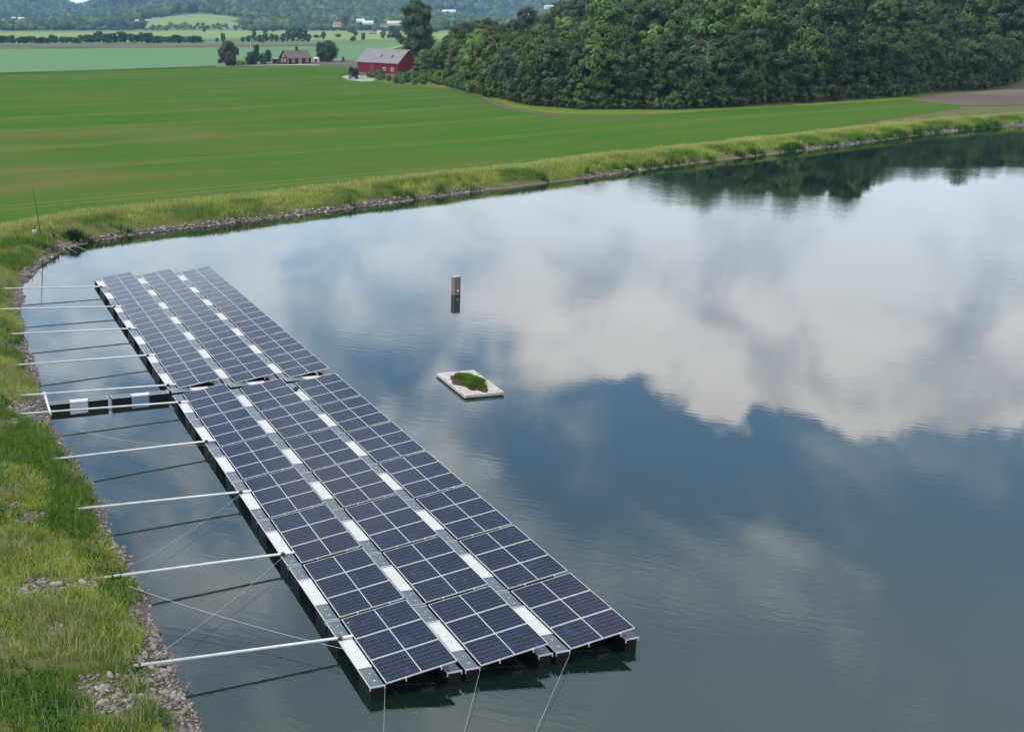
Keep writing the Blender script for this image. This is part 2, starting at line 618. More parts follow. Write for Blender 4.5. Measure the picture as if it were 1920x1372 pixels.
def ground_mat():
    m = bpy.data.materials.new('meadow_ground')
    m.use_nodes = True
    t = NT(m.node_tree)
    b = m.node_tree.nodes['Principled BSDF']
    b.inputs['Roughness'].default_value = 0.95
    b.inputs['Specular IOR Level'].default_value = 0.1
    p = t.pos()
    n1 = t.step(t.noise(p, 0.35, 5, 0.65), 0.3, 0.7)
    n2 = t.step(t.noise(p, 3.5, 4, 0.65), 0.3, 0.7)
    n3 = t.step(t.noise(p, 0.02, 3, 0.5), 0.35, 0.65)
    g = t.mix(n1, (0.085, 0.105, 0.028), (0.13, 0.135, 0.045))
    g = t.mix(t.m('MULTIPLY', n2, 0.45), g, (0.13, 0.105, 0.07))
    zz = t.sep(p)[2]
    g = t.mix(t.step(t.m('ADD', zz, t.m('MULTIPLY', n2, 0.10)), 0.20, 0.10), g, t.mix(n2, (0.14, 0.105, 0.085), (0.20, 0.16, 0.14)))
    farc = t.mix(n3, (0.10, 0.155, 0.05), (0.165, 0.195, 0.075))
    x, y, z = t.sep(p)
    g = t.mix(t.step(y, 330, 420), g, farc)
    # mud of the pond bed below the water's edge, a different soil
    g = t.mix(t.step(z, -0.22, -0.02), t.mix(n2, (0.011, 0.015, 0.009), (0.022, 0.024, 0.013)), g)
    t.put(b.inputs['Base Color'], g)
    bp = t.n('ShaderNodeBump')
    bp.inputs['Strength'].default_value = 0.6
    bp.inputs['Distance'].default_value = 0.08
    t.put(bp.inputs['Height'], t.noise(p, 5.0, 5, 0.65))
    t.put(b.inputs['Normal'], bp.outputs[0])
    return m


ground = new_obj('ground', np_mesh('ground', GV, quads, ground_mat(), smooth=True))
tag(ground, kind='structure')


# ---- pond water
def water_mat():
    m = bpy.data.materials.new('pond_water')
    m.use_nodes = True
    t = NT(m.node_tree)
    m.node_tree.nodes.remove(m.node_tree.nodes['Principled BSDF'])
    p = t.pos()
    x, y, z = t.sep(p)
    # light air over the pond: fine ripples in drifting patches
    ca, sa = math.cos(R(-24)), math.sin(R(-24))
    u = t.m('ADD', t.m('MULTIPLY', x, ca), t.m('MULTIPLY', y, sa))
    v = t.m('SUBTRACT', t.m('MULTIPLY', y, ca), t.m('MULTIPLY', x, sa))
    rip = t.noise(t.xyz(t.m('MULTIPLY', u, 0.55), t.m('MULTIPLY', v, 1.9), 0), 1.9, 3.0, 0.55, 0.3)
    swell = t.noise(t.xyz(t.m('MULTIPLY', u, 0.5), v, 3.0), 0.32, 2.0, 0.5)
    fine = t.noise(p, 9.0, 2.0, 0.5)
    patch = t.step(t.noise(t.xyz(t.m('MULTIPLY', u, 0.5), v, 8.0), 0.06, 3.0, 0.55), 0.36, 0.64, 0.15, 1.35)
    shelter = t.step(x, -8.0, 8.0, 0.25, 1.0)
    h = t.m('MULTIPLY', t.m('ADD', t.m('ADD', rip, t.m('MULTIPLY', fine, 0.05)), t.m('MULTIPLY', swell, 1.2)), t.m('MULTIPLY', patch, shelter))
    bp = t.n('ShaderNodeBump')
    bp.inputs['Strength'].default_value = 1.0
    bp.inputs['Distance'].default_value = 0.0028
    t.put(bp.inputs['Height'], h)
    gl = t.n('ShaderNodeBsdfGlossy')
    gl.inputs['Roughness'].default_value = 0.015
    gl.inputs[0].default_value = (0.93, 0.985, 1.0, 1)
    t.put(gl.inputs['Normal'], bp.outputs[0])
    tr = t.n('ShaderNodeBsdfTransparent')
    tr.inputs[0].default_value = (0.50, 0.56, 0.44, 1)
    di = t.n('ShaderNodeBsdfDiffuse')
    di.inputs[0].default_value = (0.010, 0.022, 0.017, 1)
    body = t.n('ShaderNodeMixShader')
    body.inputs[0].default_value = 0.55
    t.put(body.inputs[1], tr.outputs[0])
    t.put(body.inputs[2], di.outputs[0])
    fr = t.n('ShaderNodeFresnel')
    fr.inputs[0].default_value = 1.72
    t.put(fr.inputs['Normal'], bp.outputs[0])
    mx = t.n('ShaderNodeMixShader')
    t.put(mx.inputs[0], fr.outputs[0])
    t.put(mx.inputs[1], body.outputs[0])
    t.put(mx.inputs[2], gl.outputs[0])
    t.put(m.node_tree.nodes['Material Output'].inputs[0], mx.outputs[0])
    return m


wv = np.array([[-45, -90, 0], [260, -90, 0], [260, 230, 0], [-45, 230, 0]], float)
water = new_obj('pond_water', np_mesh('pond_water', wv, np.array([[0, 1, 2, 3]]), water_mat()))
tag(water, kind='structure')


# ---- fields, tracks, tilled ground (flat sheets on the plain)
def sheet(name, poly, z, material, kind='structure'):
    from mathutils.geometry import tessellate_polygon
    pts = [Vector((float(x), float(y), z)) for x, y in poly]
    tris = tessellate_polygon([pts])
    me = bpy.data.meshes.new(name)
    fs = []
    for a, b, c in tris:
        n = (pts[b] - pts[a]).cross(pts[c] - pts[a])
        fs.append((a, b, c) if n.z > 0 else (a, c, b))
    me.from_pydata(pts, [], fs)
    me.materials.append(material)
    me.update()
    o = new_obj(name, me)
    tag(o, kind=kind)
    return o


def crop_mat(name, a, b_, c_, ang, stretch=0.06, streak=0.5, row=0.0):
    m = bpy.data.materials.new(name)
    m.use_nodes = True
    t = NT(m.node_tree)
    b = m.node_tree.nodes['Principled BSDF']
    b.inputs['Roughness'].default_value = 1.0
    b.inputs['Specular IOR Level'].default_value = 0.0
    p = t.pos()
    x, y, z = t.sep(p)
    ca, sa = math.cos(ang), math.sin(ang)
    u = t.m('ADD', t.m('MULTIPLY', x, ca), t.m('MULTIPLY', y, sa))
    v = t.m('SUBTRACT', t.m('MULTIPLY', y, ca), t.m('MULTIPLY', x, sa))
    wob = t.m('MULTIPLY', t.noise(p, 0.010, 2, 0.5), 46.0)
    v2 = t.m('ADD', v, wob)
    st = t.noise(t.xyz(t.m('MULTIPLY', u, stretch), v2, 0), 0.13, 5, 0.58)
    blot = t.noise(p, 0.025, 4, 0.55)
    fine = t.noise(p, 1.6, 4, 0.65)
    g = t.mix(t.step(blot, 0.32, 0.68), a, b_)
    f = t.m('MULTIPLY', t.step(t.m('ADD', t.m('MULTIPLY', st, 0.72), t.m('MULTIPLY', blot, 0.28)), 0.44, 0.66), streak)
    if row:        # thin growth on the poorer ground by the pond corner
        f = t.m('ADD', f, t.m('MULTIPLY', t.m('MULTIPLY', t.step(x, 5.0, -38.0), t.step(y, 210.0, 105.0)), t.m('MULTIPLY', t.step(blot, 0.35, 0.6), 0.55)), clamp=True)
    g = t.mix(f, g, c_)
    g = t.mix(t.m('MULTIPLY', t.step(fine, 0.35, 0.75), 0.28), g, c_)
    if row:
        fr = t.m('FRACT', t.m('DIVIDE', t.m('ADD', v, t.m('MULTIPLY', wob, 0.25)), row))
        dd_ = t.m('ABSOLUTE', t.m('SUBTRACT', t.m('ABSOLUTE', t.m('MULTIPLY', t.m('SUBTRACT', fr, 0.5), row)), 0.9))
        g = t.mix(t.m('MULTIPLY', t.step(dd_, 0.45, 0.2), 0.5), g, (0.16, 0.145, 0.06))
    t.put(b.inputs['Base Color'], g)
    bp = t.n('ShaderNodeBump')
    bp.inputs['Strength'].default_value = 0.5
    bp.inputs['Distance'].default_value = 0.1
    t.put(bp.inputs['Height'], t.noise(t.xyz(t.m('MULTIPLY', u, 0.2), v, 0), 4.0, 4, 0.65))
    t.put(b.inputs['Normal'], bp.outputs[0])
    return m


def offset_shore(off):
    """land side line at the given distance, following the visible shore"""
    Q = SHORE[3:-5]
    out = []
    for i in range(len(Q)):
        a, b = Q[max(i - 1, 0)], Q[min(i + 1, len(Q) - 1)]
        t = (b - a) / np.linalg.norm(b - a)
        nrm = np.array([-t[1], t[0]])
        out.append(Q[i] + nrm * off)
    return np.array(out)


FIELD_TOP = [(-260, 149), (-60, 142), (0, 139.5), (200, 133), (405, 126), (470, 124), (560, 123.4), (640, 124.5), (668, 127), (676, 143), (692, 151), (725, 157), (800, 164), (870, 171), (905, 179), (918, 190), (955, 204), (1010, 213), (1060, 217), (1150, 218), (1250, 215), (1400, 206), (1560, 197), (1690, 187), (1720, 187), (1800, 197)]
bank_line = [(x, y) for x, y in [(1800, 203), (1689, 221), (1549, 241), (1380, 268), (1200, 289), (1050, 306), (900, 325), (650, 357), (400, 386), (200, 401), (100, 411), (0, 422), (-260, 452)]]
field_poly = [at(x, y)[:2] for x, y in FIELD_TOP] + [at(x, y)[:2] for x, y in bank_line]
row_ang = math.atan2(251.4 - 217.8, -16.4 + 62.2)
M['crop'] = crop_mat('young_crop', (0.044, 0.120, 0.015), (0.064, 0.130, 0.021), (0.118, 0.122, 0.045), row_ang, 0.06, 0.52, 21.0)
M['teal'] = crop_mat('blue_green_crop', (0.125, 0.225, 0.118), (0.142, 0.24, 0.125), (0.095, 0.165, 0.075), R(4), 0.03, 0.30)
M['pale'] = crop_mat('hay_meadow', (0.21, 0.27, 0.10), (0.27, 0.30, 0.115), (0.16, 0.25, 0.10), R(2), 0.02, 0.5)
M['soil'] = crop_mat('tilled_soil', (0.115, 0.090, 0.075), (0.155, 0.128, 0.108), (0.19, 0.165, 0.14), R(3), 0.03, 0.6)
M['gravel'] = mat('gravel', (0.36, 0.33, 0.30), 0.9, 0.2, var=(0.22, 0.2, 0.18), var_scale=0.9, coord='Object', bump=0.4, bump_scale=6)
M['verge'] = crop_mat('rough_verge', (0.05, 0.085, 0.02), (0.085, 0.115, 0.035), (0.14, 0.13, 0.06), R(5), 0.1, 0.6)
M['lush'] = crop_mat('lush_verge', (0.10, 0.16, 0.022), (0.15, 0.20, 0.03), (0.20, 0.19, 0.06), R(5), 0.2, 0.5)
sheet('wood_verge', [at(x, y)[:2] for x, y in [(690, 149), (725, 155), (800, 162), (870, 169), (912, 178), (925, 190), (960, 203), (1015, 211.5), (1062, 215.6), (1150, 216.6), (1250, 214), (1400, 205), (1560, 196), (1700, 187), (1860, 168), (1860, 164), (1600, 185), (1400, 196), (1250, 203), (1100, 203), (1000, 195), (930, 180), (860, 163), (815, 151), (772, 142)]], GZ + 0.045, M['lush'])
sheet('crop_field', field_poly, GZ + 0.03, M['crop'])


def pxsheet(name, pts, z, m):
    return sheet(name, [at(x, y, z)[:2] for x, y in pts], z, m)


pxsheet('far_crop_field', [(-400, 146), (0, 136.5), (205, 130.5), (405, 123.5), (560, 116), (680, 113), (770, 112), (840, 100), (840, 80), (780, 80.5), (700, 85), (600, 88), (480, 89.5), (0, 92.5), (-400, 94)], GZ + 0.06, M['teal'])
pxsheet('tilled_strip', [(-400, 93.5), (0, 91.2), (480, 88), (610, 85.5), (610, 83), (480, 83.5), (0, 84.8), (-400, 86)], GZ + 0.12, M['soil'])
pxsheet('far_green_strip', [(-400, 84.5), (0, 83.3), (480, 81), (700, 80), (840, 78), (840, 75.5), (480, 78), (0, 80), (-400, 81)], GZ + 0.14, M['teal'])
pxsheet('hay_field', [(-400, 79), (0, 78), (480, 76.5), (840, 74), (900, 60), (700, 51.5), (480, 53), (300, 56.5), (0, 58.2), (-400, 60)], GZ + 0.16, M['pale'])
pxsheet('green_band', [(345, 76), (480, 75.5), (560, 75), (560, 70.5), (480, 70.5), (370, 72)], GZ + 0.30, M['teal'])
pxsheet('far_band', [(-400, 62), (0, 60.8), (300, 59.2), (300, 57.0), (0, 58.3), (-400, 60.1)], GZ + 0.32, M['teal'])
pxsheet('tilled_patch', [(560, 121.2), (600, 122.3), (640, 123.2), (672, 124.2), (672, 113.8), (640, 114.2), (590, 116.5)], GZ + 0.10, M['soil'])
pxsheet('farm_track', [(405, 125.6), (470, 123.4), (560, 122.6), (600, 123.2), (600, 121.9), (560, 120.3), (540, 121.2), (470, 122.4), (405, 124.4)], GZ + 0.13, M['gravel'])
pxsheet('field_verge', [(-400, 152), (-60, 141.5), (0, 139.2), (200, 132.7), (405, 125.8), (405, 124.3), (200, 130.9), (0, 137), (-60, 139), (-400, 149)], GZ + 0.10, M['verge'])
pxsheet('gravel_pad', [(640, 144), (650, 141.8), (670, 141.5), (690, 143.5), (704, 148), (700, 152.5), (676, 153.2), (652, 150)], GZ + 0.08, M['gravel'])
pxsheet('tilled_plot', [(1705, 188), (1745, 179), (1880, 168), (2100, 152), (2150, 180), (1960, 196), (1880, 198), (1800, 198)], GZ + 0.05, M['soil'])
pxsheet('headland_track', [(903, 180), (914, 190.5), (952, 205), (1010, 214), (1060, 218), (1150, 219), (1250, 216), (1250, 214.2), (1150, 217), (1062, 216), (1012, 212), (957, 203), (922, 190), (911, 181)], GZ + 0.05, M['soil'])
# sloping green beyond the barn
pxsheet('slope_field', [(730, 93.5), (770, 84.5), (800, 79), (860, 79), (860, 100), (800, 97)], GZ + 0.2, M['crop'])
pxsheet('slope_track', [(715, 93.5), (762, 82.5), (790, 77.5), (797, 77.5), (768, 84), (726, 95)], GZ + 0.26, M['pale'])


def draped(name, uv, m, n=(24, 12), lift=0.5):
    """meadow lying on a far slope: uv = u0,u1 (X/Y), Y0,Y1"""
    u0, u1, y0, y1 = uv
    us = np.linspace(u0, u1, n[0])
    ys = np.linspace(y0, y1, n[1])
    U, Yv = np.meshgrid(us, ys)
    cut = 0.012 * np.sin(np.linspace(0, 9, n[1]))[:, None]
    P = np.stack([((U + cut) * Yv).ravel(), Yv.ravel()], 1)
    V = np.column_stack([P, ground_z(P) + lift])
    k = np.arange(n[0] * n[1]).reshape(n[1], n[0])
    q = np.stack([k[:-1, :-1], k[:-1, 1:], k[1:, 1:], k[1:, :-1]], -1).reshape(-1, 4)
    o = new_obj(name, np_mesh(name, V, q, m, smooth=True))
    tag(o, kind='structure')
    return o


draped('hill_meadow', (-0.205, -0.082, 1720, 1990), M['pale'])

# ------------------------------------------------------------------ solar rafts
OX, OY, YAW = 0.92482, 23.79144, R(19.0622)
CA, SA = math.cos(YAW), math.sin(YAW)
ROWP, LEN, COLP, WID = 3.2963, 3.16, 2.3635, 1.7452
ZL, ZH = 0.357, 0.600


def arr(a, b, z=0.0):
    return Vector((OX + a * CA - b * SA, OY + a * SA + b * CA, z))


PAN_L = math.hypot(WID, ZH - ZL)
TILT = math.atan2(ZH - ZL, WID)
PAN_W, PAN_T = 1.04, 0.035


def panel_meshes():
    g = MB()
    hx, hy = PAN_L / 2, PAN_W / 2
    g.box(-hx + 0.012, hx - 0.012, -hy + 0.012, hy - 0.012, -0.010, -0.004)
    f = MB()
    w = 0.0135
    f.box(-hx, hx, -hy, -hy + w, -PAN_T, 0)
    f.box(-hx, hx, hy - w, hy, -PAN_T, 0)
    f.box(-hx, -hx + w, -hy + w, hy - w, -PAN_T, 0)
    f.box(hx - w, hx, -hy + w, hy - w, -PAN_T, 0)
    return g.mesh('solar_panel', M['panel']), f.mesh('panel_frame', M['alu'])


def pontoon_mesh(w, l):
    b = MB()
    b.cbox(0.012, w - 0.012, 0.012, l - 0.012, -0.28, 0.298, 0.025)
    for k in range(1, 4):          # moulded ribs
        y = l * k / 4
        b.box(0.004, 0.012, y - 0.03, y + 0.03, -0.2, 0.27)
        b.box(w - 0.012, w - 0.004, y - 0.03, y + 0.03, -0.2, 0.27)
    return b.mesh('pontoon', M['black'])


def lid_mesh(w, l):
    return MB().cbox(0.006, w - 0.006, 0.006, l - 0.006, 0.299, 0.323, 0.008).mesh('lid', M['lid'])


BW, PL = 0.352, 0.83
me_panel, me_frame = panel_meshes()
me_pont, me_lid = pontoon_mesh(BW, PL), lid_mesh(BW, PL)
me_bolt = MB().disc((0, 0, 0.3245), (0, 0, 1), 0.016, 0.011, 10).mesh('bolt', M['cap'])
_w = MB()           # trough-shaped walkway: deck in two lengths with raised side lips
for y0, y1 in ((0.0, 0.747), (0.753, LEN - 2 * PL)):
    _w.box(0.004, BW - 0.004, y0, y1, 0.296, 0.316)
_w.box(0.004, 0.020, 0.0, LEN - 2 * PL, 0.3165, 0.330)
_w.box(BW - 0.020, BW - 0.004, 0.0, LEN - 2 * PL, 0.3165, 0.330)
me_walk = _w.mesh('walkway', M['walk'])
_t = MB()          # outer edge trim and end brackets of a float beam
_t.box(-0.012, 0.001, -0.01, LEN + 0.01, 0.300, 0.334)
for y in (-0.024, LEN + 0.008):
    _t.box(-0.016, BW + 0.016, y, y + 0.016, 0.296, 0.336)
    _t.box(-0.016, 0.008, y - 0.001, y + 0.017, 0.232, 0.2955)
    _t.box(BW - 0.008, BW + 0.016, y - 0.001, y + 0.017, 0.232, 0.2955)
for y in (PL, LEN - PL):
    _t.box(-0.004, BW + 0.004, y - 0.012, y + 0.012, 0.331, 0.339)
me_trim = _t.mesh('edge_trim', M['alu'])
_r = MB()
_r.box(-0.02, 0.02, -0.03, LEN + 0.03, -0.04, 0.0)
me_rail = _r.mesh('mounting_rail', M['dark'])
_c = MB()
_c.box(-0.016, 0.016, -0.034, 0.004, -0.085, 0.008)
me_clamp = _c.mesh('clamp', M['alu'])
_k = MB()
_k.add([(0, 0, 0.335), (0.30, 0, 0.335), (0.30, 0, 0.53), (0, 0, 0.49), (0, 0.012, 0.335), (0.30, 0.012, 0.335), (0.30, 0.012, 0.53), (0, 0.012, 0.49)],
       [(0, 1, 2, 3), (7, 6, 5, 4), (0, 4, 5, 1), (1, 5, 6, 2), (2, 6, 7, 3), (3, 7, 4, 0)])
me_brk = _k.mesh('support_bracket', M['walk'])

LX, RX = -0.395, 1.510       # left edges of the two float beams


def make_raft():
    root = new_obj('solar_raft')
    for k in range(3):
        p = new_obj('solar_panel', me_panel, root, (WID / 2, PAN_W / 2 + k * (PAN_W + 0.02), (ZL + ZH) / 2), (0, -TILT, 0))
        new_obj('panel_frame', me_frame, p)
    for bx, bolts in ((LX, True), (RX, False)):
        for y in (-0.0, LEN - PL):
            q = new_obj('pontoon', me_pont, root, (bx, y, 0))
            new_obj('lid', me_lid, q)
            if bolts or y == 0:
                for by in (0.24, 0.56):
                    new_obj('bolt', me_bolt, q, (BW / 2 + 0.02, by, 0))
        new_obj('walkway', me_walk, root, (bx, PL, 0))
        new_obj('edge_trim', me_trim, root, (bx, 0, 0))
    for fx in (0.27, 0.77):
        rl = new_obj('mounting_rail', me_rail, root, (WID * fx, 0, ZL + (ZH - ZL) * fx - PAN_T - 0.004), (0, -TILT, 0))
        for cy in (0.0, ):
            new_obj('clamp', me_clamp, rl, (0, cy, 0.028))
    for y in (0.55, LEN - 0.57):
        new_obj('support_bracket', me_brk, root, (1.12, y, 0))
    return root


ORD = ['first', 'second', 'third', 'fourth', 'fifth', 'sixth', 'seventh', 'eighth', 'ninth', 'tenth', 'eleventh', 'twelfth', 'thirteenth', 'fourteenth']
proto = None
for c in range(3):
    for r in range(14):
        if proto is None:
            o = proto = make_raft()
        else:
            o = copy_tree(proto)
        b = r * ROWP + (0.6954 if r >= 7 else 0)
        jz = 0.0 if r == 0 else random.uniform(-0.008, 0.008)
        o.location = arr(c * COLP + random.uniform(-0.006, 0.006), b, jz)
        o.rotation_euler = (0, random.uniform(-0.003, 0.003), YAW + random.uniform(-0.0015, 0.0015))
        side = ['left', 'middle', 'right'][c]
        tag(o, f'floating raft of blue solar panels, {ORD[r]} from the near end in the {side} column', 'solar raft', 'solar panel rafts moored in three columns')

# cross gangway of float beams in the gap between the two blocks, reaching the bank
GL, GPL = 2.30, 0.80
me_gpont, me_glid = pontoon_mesh(BW, GPL), lid_mesh(BW, GPL)
me_gwalk = MB().box(0.004, BW - 0.004, 0.0, GL - 2 * GPL, 0.300, 0.330).mesh('walkway', M['walk'])
_t = MB()
for y in (0.012, GL - 0.028, GPL - 0.008, GL - GPL - 0.008):
    _t.box(-0.03, BW + 0.03, y, y + 0.016, 0.324, 0.342)
    _t.box(BW + 0.014, BW + 0.03, y, y + 0.016, 0.342, 0.42)
    _t.box(-0.03, -0.014, y, y + 0.016, 0.24, 0.324)
_t.box(-0.012, 0.001, 0.0, GL, 0.302, 0.326)
_t.box(BW - 0.001, BW + 0.012, 0.0, GL, 0.302, 0.326)
me_gtrim = _t.mesh('edge_trim', M['alu'])


def make_beam():
    root = new_obj('gangway_float')
    for y in (0.0, GL - GPL):
        q = new_obj('pontoon', me_gpont, root, (0, y, 0))
        new_obj('lid', me_glid, q)
    new_obj('walkway', me_gwalk, root, (0, GPL, 0))
    new_obj('edge_trim', me_gtrim, root)
    return root


beam0 = None
beams = [(-5.22, 'at the stony bank'), (-2.78, 'next to the solar rafts'), (-0.36, 'under the left solar column'), (2.05, 'under the middle solar column'), (4.46, 'under the right solar column')]
for a0, where in beams:
    if beam0 is None:
        o = beam0 = make_beam()
    else:
        o = copy_tree(beam0)
    # beam runs along +a; its local y is turned to +a
    o.location = arr(a0, 23.715 if a0 < -1 else 23.70)
    o.rotation_euler = (0, 0, YAW - math.pi / 2)
    o['label'] = ('black pontoon float of the gangway ' + where) if a0 < -1 else ('grey float beam in the cross gap ' + where)
    o['category'] = 'gangway float'
    o['group'] = 'gangway floats crossing the gap'
o = MB().tube([arr(-5.27, 24.75, 0.40), arr(-5.29, 23.5, 0.385), arr(-5.29, 22.05, 0.37)], 0.045, 8).build('end_bar', M['pole'])
tag(o, 'thick white bar lying across the bank end of the gangway', 'bar')

# loose things on the right walkway
cb = MB()
for k in range(5):
    a = [arr(2 * COLP - 0.30 + 0.09 * math.cos(w) + 0.01 * k, 6 * ROWP + 2.18 + 0.12 * math.sin(w), 0.345 + 0.018 * k) for w in np.linspace(0, 6.28, 12)]
    cb.tube(a, 0.012, 5)
tag(cb.build('cable_coil', M['dark']), 'small black cable coil left on the white walkway', 'cable')
hs = MB().tube([arr(2 * COLP - 0.22, 6 * ROWP + 2.0, 0.345), arr(2 * COLP - 0.20, 6 * ROWP + 1.5, 0.345), arr(2 * COLP - 0.17, 6 * ROWP + 0.95, 0.347)], 0.018, 6)
tag(hs.build('hose', mat('white_hose', (0.6, 0.66, 0.75), 0.4)), 'short white hose lying along the right walkway', 'hose')

# mooring poles to the bank
poles = [(-6.4, 44.75, 44.14), (-6.5, 39.65, 39.0), (-6.6, 34.3, 34.1), (-6.22, 28.69, 29.05), (-6.37, 24.2, 24.26), (-6.42, 21.84, 21.85), (-5.91, 16.53, 17.07), (-5.905, 11.97, 12.07), (-5.69, 7.04, 7.25), (-5.48, 2.28, 2.25)]
for i, (a0, b0, b1) in enumerate(poles[::-1]):
    p0 = arr(a0, b0)
    zb = max(0.55, gz(p0.x, p0.y) - 0.12)
    zb = 0.56
    root = new_obj('mooring_pole', None, None, arr(-0.2, b1, 0.0))
    s_ = MB().tube([arr(-0.02, b1, 0.372) - root.location, arr(-0.40, b1, 0.376) - root.location, arr(a0, b0, zb) - root.location], 0.036, 10)
    s_.build('tube', M['pole'], root, smooth=True)
    MB().box(-0.06, 0.06, -0.05, 0.05, 0.332, 0.41).build('clamp', M['dark'], root, loc=(arr(-0.36, b1) - root.location), rot=(0, 0, YAW))
    tag(root, f'long pale mooring pole from bank to rafts, {ORD[i]} from the near end', 'pole', 'mooring poles between bank and rafts')


def wire(name, pts, label, r=0.007, cat='wire', group=None):
    tag(MB().tube(pts, r, 5).build(name, M['wire']), label, cat, group)


def sag(a, b, s, n=10):
    a, b = Vector(a), Vector(b)
    return [a.lerp(b, t) - Vector((0, 0, 4 * s * t * (1 - t))) for t in np.linspace(0, 1, n)]


wire('mooring_wire', sag(at(240, 1098, 0.62), arr(-0.38, 1.75, 0.34), 0.10), 'thin wire crossing under the nearest pole from bank to nearest raft', 0.0055)
wire('mooring_wire', sag(at(285, 1233, 0.35), arr(-0.38, 7.15, 0.33), 0.12), 'thin wire from stony bank up to second pole joint', 0.0045)
wire('mooring_wire', sag(at(215, 1075, 0.4), arr(-0.38, 12.0, 0.33), 0.16), 'thin faint wire from bank to third pole joint', 0.004)
wire('mooring_wire', sag(at(150, 745 + 62, 0.35), arr(-0.38, 16.9, 0.30), 0.20), 'thin slack wire below the gangway reaching the fourth pole joint', 0.004)
wire('anchor_line', [arr(-0.06, -0.05, 0.30), arr(-0.06, -0.06, 0.22), Vector(at(717, 1460, 0.0)), Vector(at(716, 1600, -0.4))], 'taut line hanging from the left column near corner', 0.0042)
wire('anchor_line', [arr(COLP - 0.06, -0.05, 0.30), arr(COLP - 0.06, -0.06, 0.22), Vector(at(848, 1460, 0.0)), Vector(at(820, 1600, -0.4))], 'taut line from near end of the middle column', 0.0042)
wire('anchor_line', [arr(2 * COLP - 0.06, -0.05, 0.30), arr(2 * COLP - 0.06, -0.06, 0.22), Vector(at(965, 1460, 0.0)), Vector(at(910, 1600, -0.4))], 'taut line from near end of the right column', 0.0042)

# ------------------------------------------------------------------ post and planted float in the pond
pr = new_obj('gauge_post', None, None, (*at(854.5, 552, 0)[:2], 0))
pr.rotation_euler = (0, 0, R(24))
M['concrete'] = mat('weathered_concrete', (0.21, 0.175, 0.15), 0.85, 0.3, var=(0.12, 0.10, 0.085), var_scale=5, bump=0.3)
MB().cbox(-0.20, 0.20, -0.19, 0.19, -1.5, 1.02, 0.02).build('shaft', M['concrete'], pr)
MB().cbox(-0.215, 0.215, -0.205, 0.205, 1.0, 1.06, 0.015).build('cap', mat('pale_cap', (0.36, 0.33, 0.30), 0.85), pr)
MB().disc((0.02, -0.198, 0.26), (0, 1, 0), 0.065, 0.02, 16).build('marker_disc', M['cap'], pr)
tag(pr, 'weathered square post standing alone in open water', 'post')

ia, ib, ic, id_ = [at(x, y, 0.14) for x, y in [(818, 700), (889, 693), (946, 736), (871, 741)]]
icx = (ia + ib + ic + id_) / 4
isl = new_obj('planted_float', None, None, (icx[0], icx[1], 0))
e1 = (np.array(ic) - np.array(ib) + np.array(id_) - np.array(ia)) / 2
e2 = (np.array(ib) - np.array(ia) + np.array(ic) - np.array(id_)) / 2
le1, le2 = np.linalg.norm(e1), np.linalg.norm(e2)
isl.rotation_euler = (0, 0, math.atan2(e1[1], e1[0]))
hl, hw = le1 / 2, le2 / 2
M['foam'] = mat('foam_board', (0.52, 0.50, 0.48), 0.8, 0.3, var=(0.30, 0.22, 0.18), var_scale=4.5, var_amt=0.75)
MB().cbox(-hl, hl, -hw, hw, 0.035, 0.155, 0.025).build('foam_raft', M['foam'], isl)
MB().box(-hl + 0.04, hl - 0.04, -hw + 0.04, hw - 0.04, -0.12, 0.034).build('hull', M['black'], isl)
sv, sf = [], []
nr, na = 7, 36
for i in range(nr):
    for k in range(na):
        w = 2 * math.pi * k / na
        f = i / (nr - 1)
        jr = 1 + 0.14 * math.sin(3 * w + 1) + 0.09 * math.sin(7 * w) + random.uniform(-.08, .08)
        rr = 1 - f
        sv.append((hl * 0.76 * rr * jr * math.cos(w) + 0.02, hw * 0.74 * rr * jr * math.sin(w), 0.157 + 0.13 * (1 - rr ** 2.2) + random.uniform(-.01, .01) * (f > 0)))
for i in range(nr - 1):
    for k in range(na):
        sf.append((i * na + k, i * na + (k + 1) % na, (i + 1) * na + (k + 1) % na, (i + 1) * na + k))
me = bpy.data.meshes.new('soil')
me.from_pydata(sv, [], sf)
me.materials.append(mat('dark_soil', (0.045, 0.03, 0.022), 0.95, 0.1, var=(0.10, 0.065, 0.05), var_scale=9))
new_obj('soil', me, isl)
tag(isl, 'white foam float with a green grass cushion, drifting right of the rafts', 'float')


# ------------------------------------------------------------------ grass, as blades
def blades(P, h, n_bl, width, cols, lean=0.35, spread=0.08, segs=2):
    """P (N,3) roots, h (N,) heights, cols (N,3): tufts of bent blades"""
    N = len(P)
    K = N * n_bl
    root = np.repeat(P, n_bl, 0) + np.column_stack([rng.normal(0, spread, (K, 2)), np.zeros(K)])
    hh = np.repeat(h, n_bl) * rng.uniform(0.55, 1.15, K)
    az = rng.uniform(0, 2 * np.pi, K)
    ln = hh * np.abs(rng.normal(lean, 0.22, K))
    dx, dy = np.cos(az) * ln, np.sin(az) * ln
    fa = rng.uniform(0, 2 * np.pi, K)
    wx, wy = np.cos(fa) * width * 0.5, np.sin(fa) * width * 0.5
    wv_ = np.column_stack([wx, wy, np.zeros(K)])
    mid = root + np.column_stack([dx * 0.35, dy * 0.35, hh * 0.62])
    tip = root + np.column_stack([dx, dy, hh])
    V = np.stack([root - wv_, root + wv_, mid + wv_ * 0.75, mid - wv_ * 0.75, tip], 1).reshape(-1, 3)
    k = np.arange(K)[:, None] * 5
    q = k + np.array([[0, 1, 2, 3]])
    t = k + np.array([[3, 2, 4]])
    c = np.repeat(np.repeat(cols, n_bl, 0) * rng.uniform(0.75, 1.25, (K, 1)), 5, 0)
    return V, q, t, c


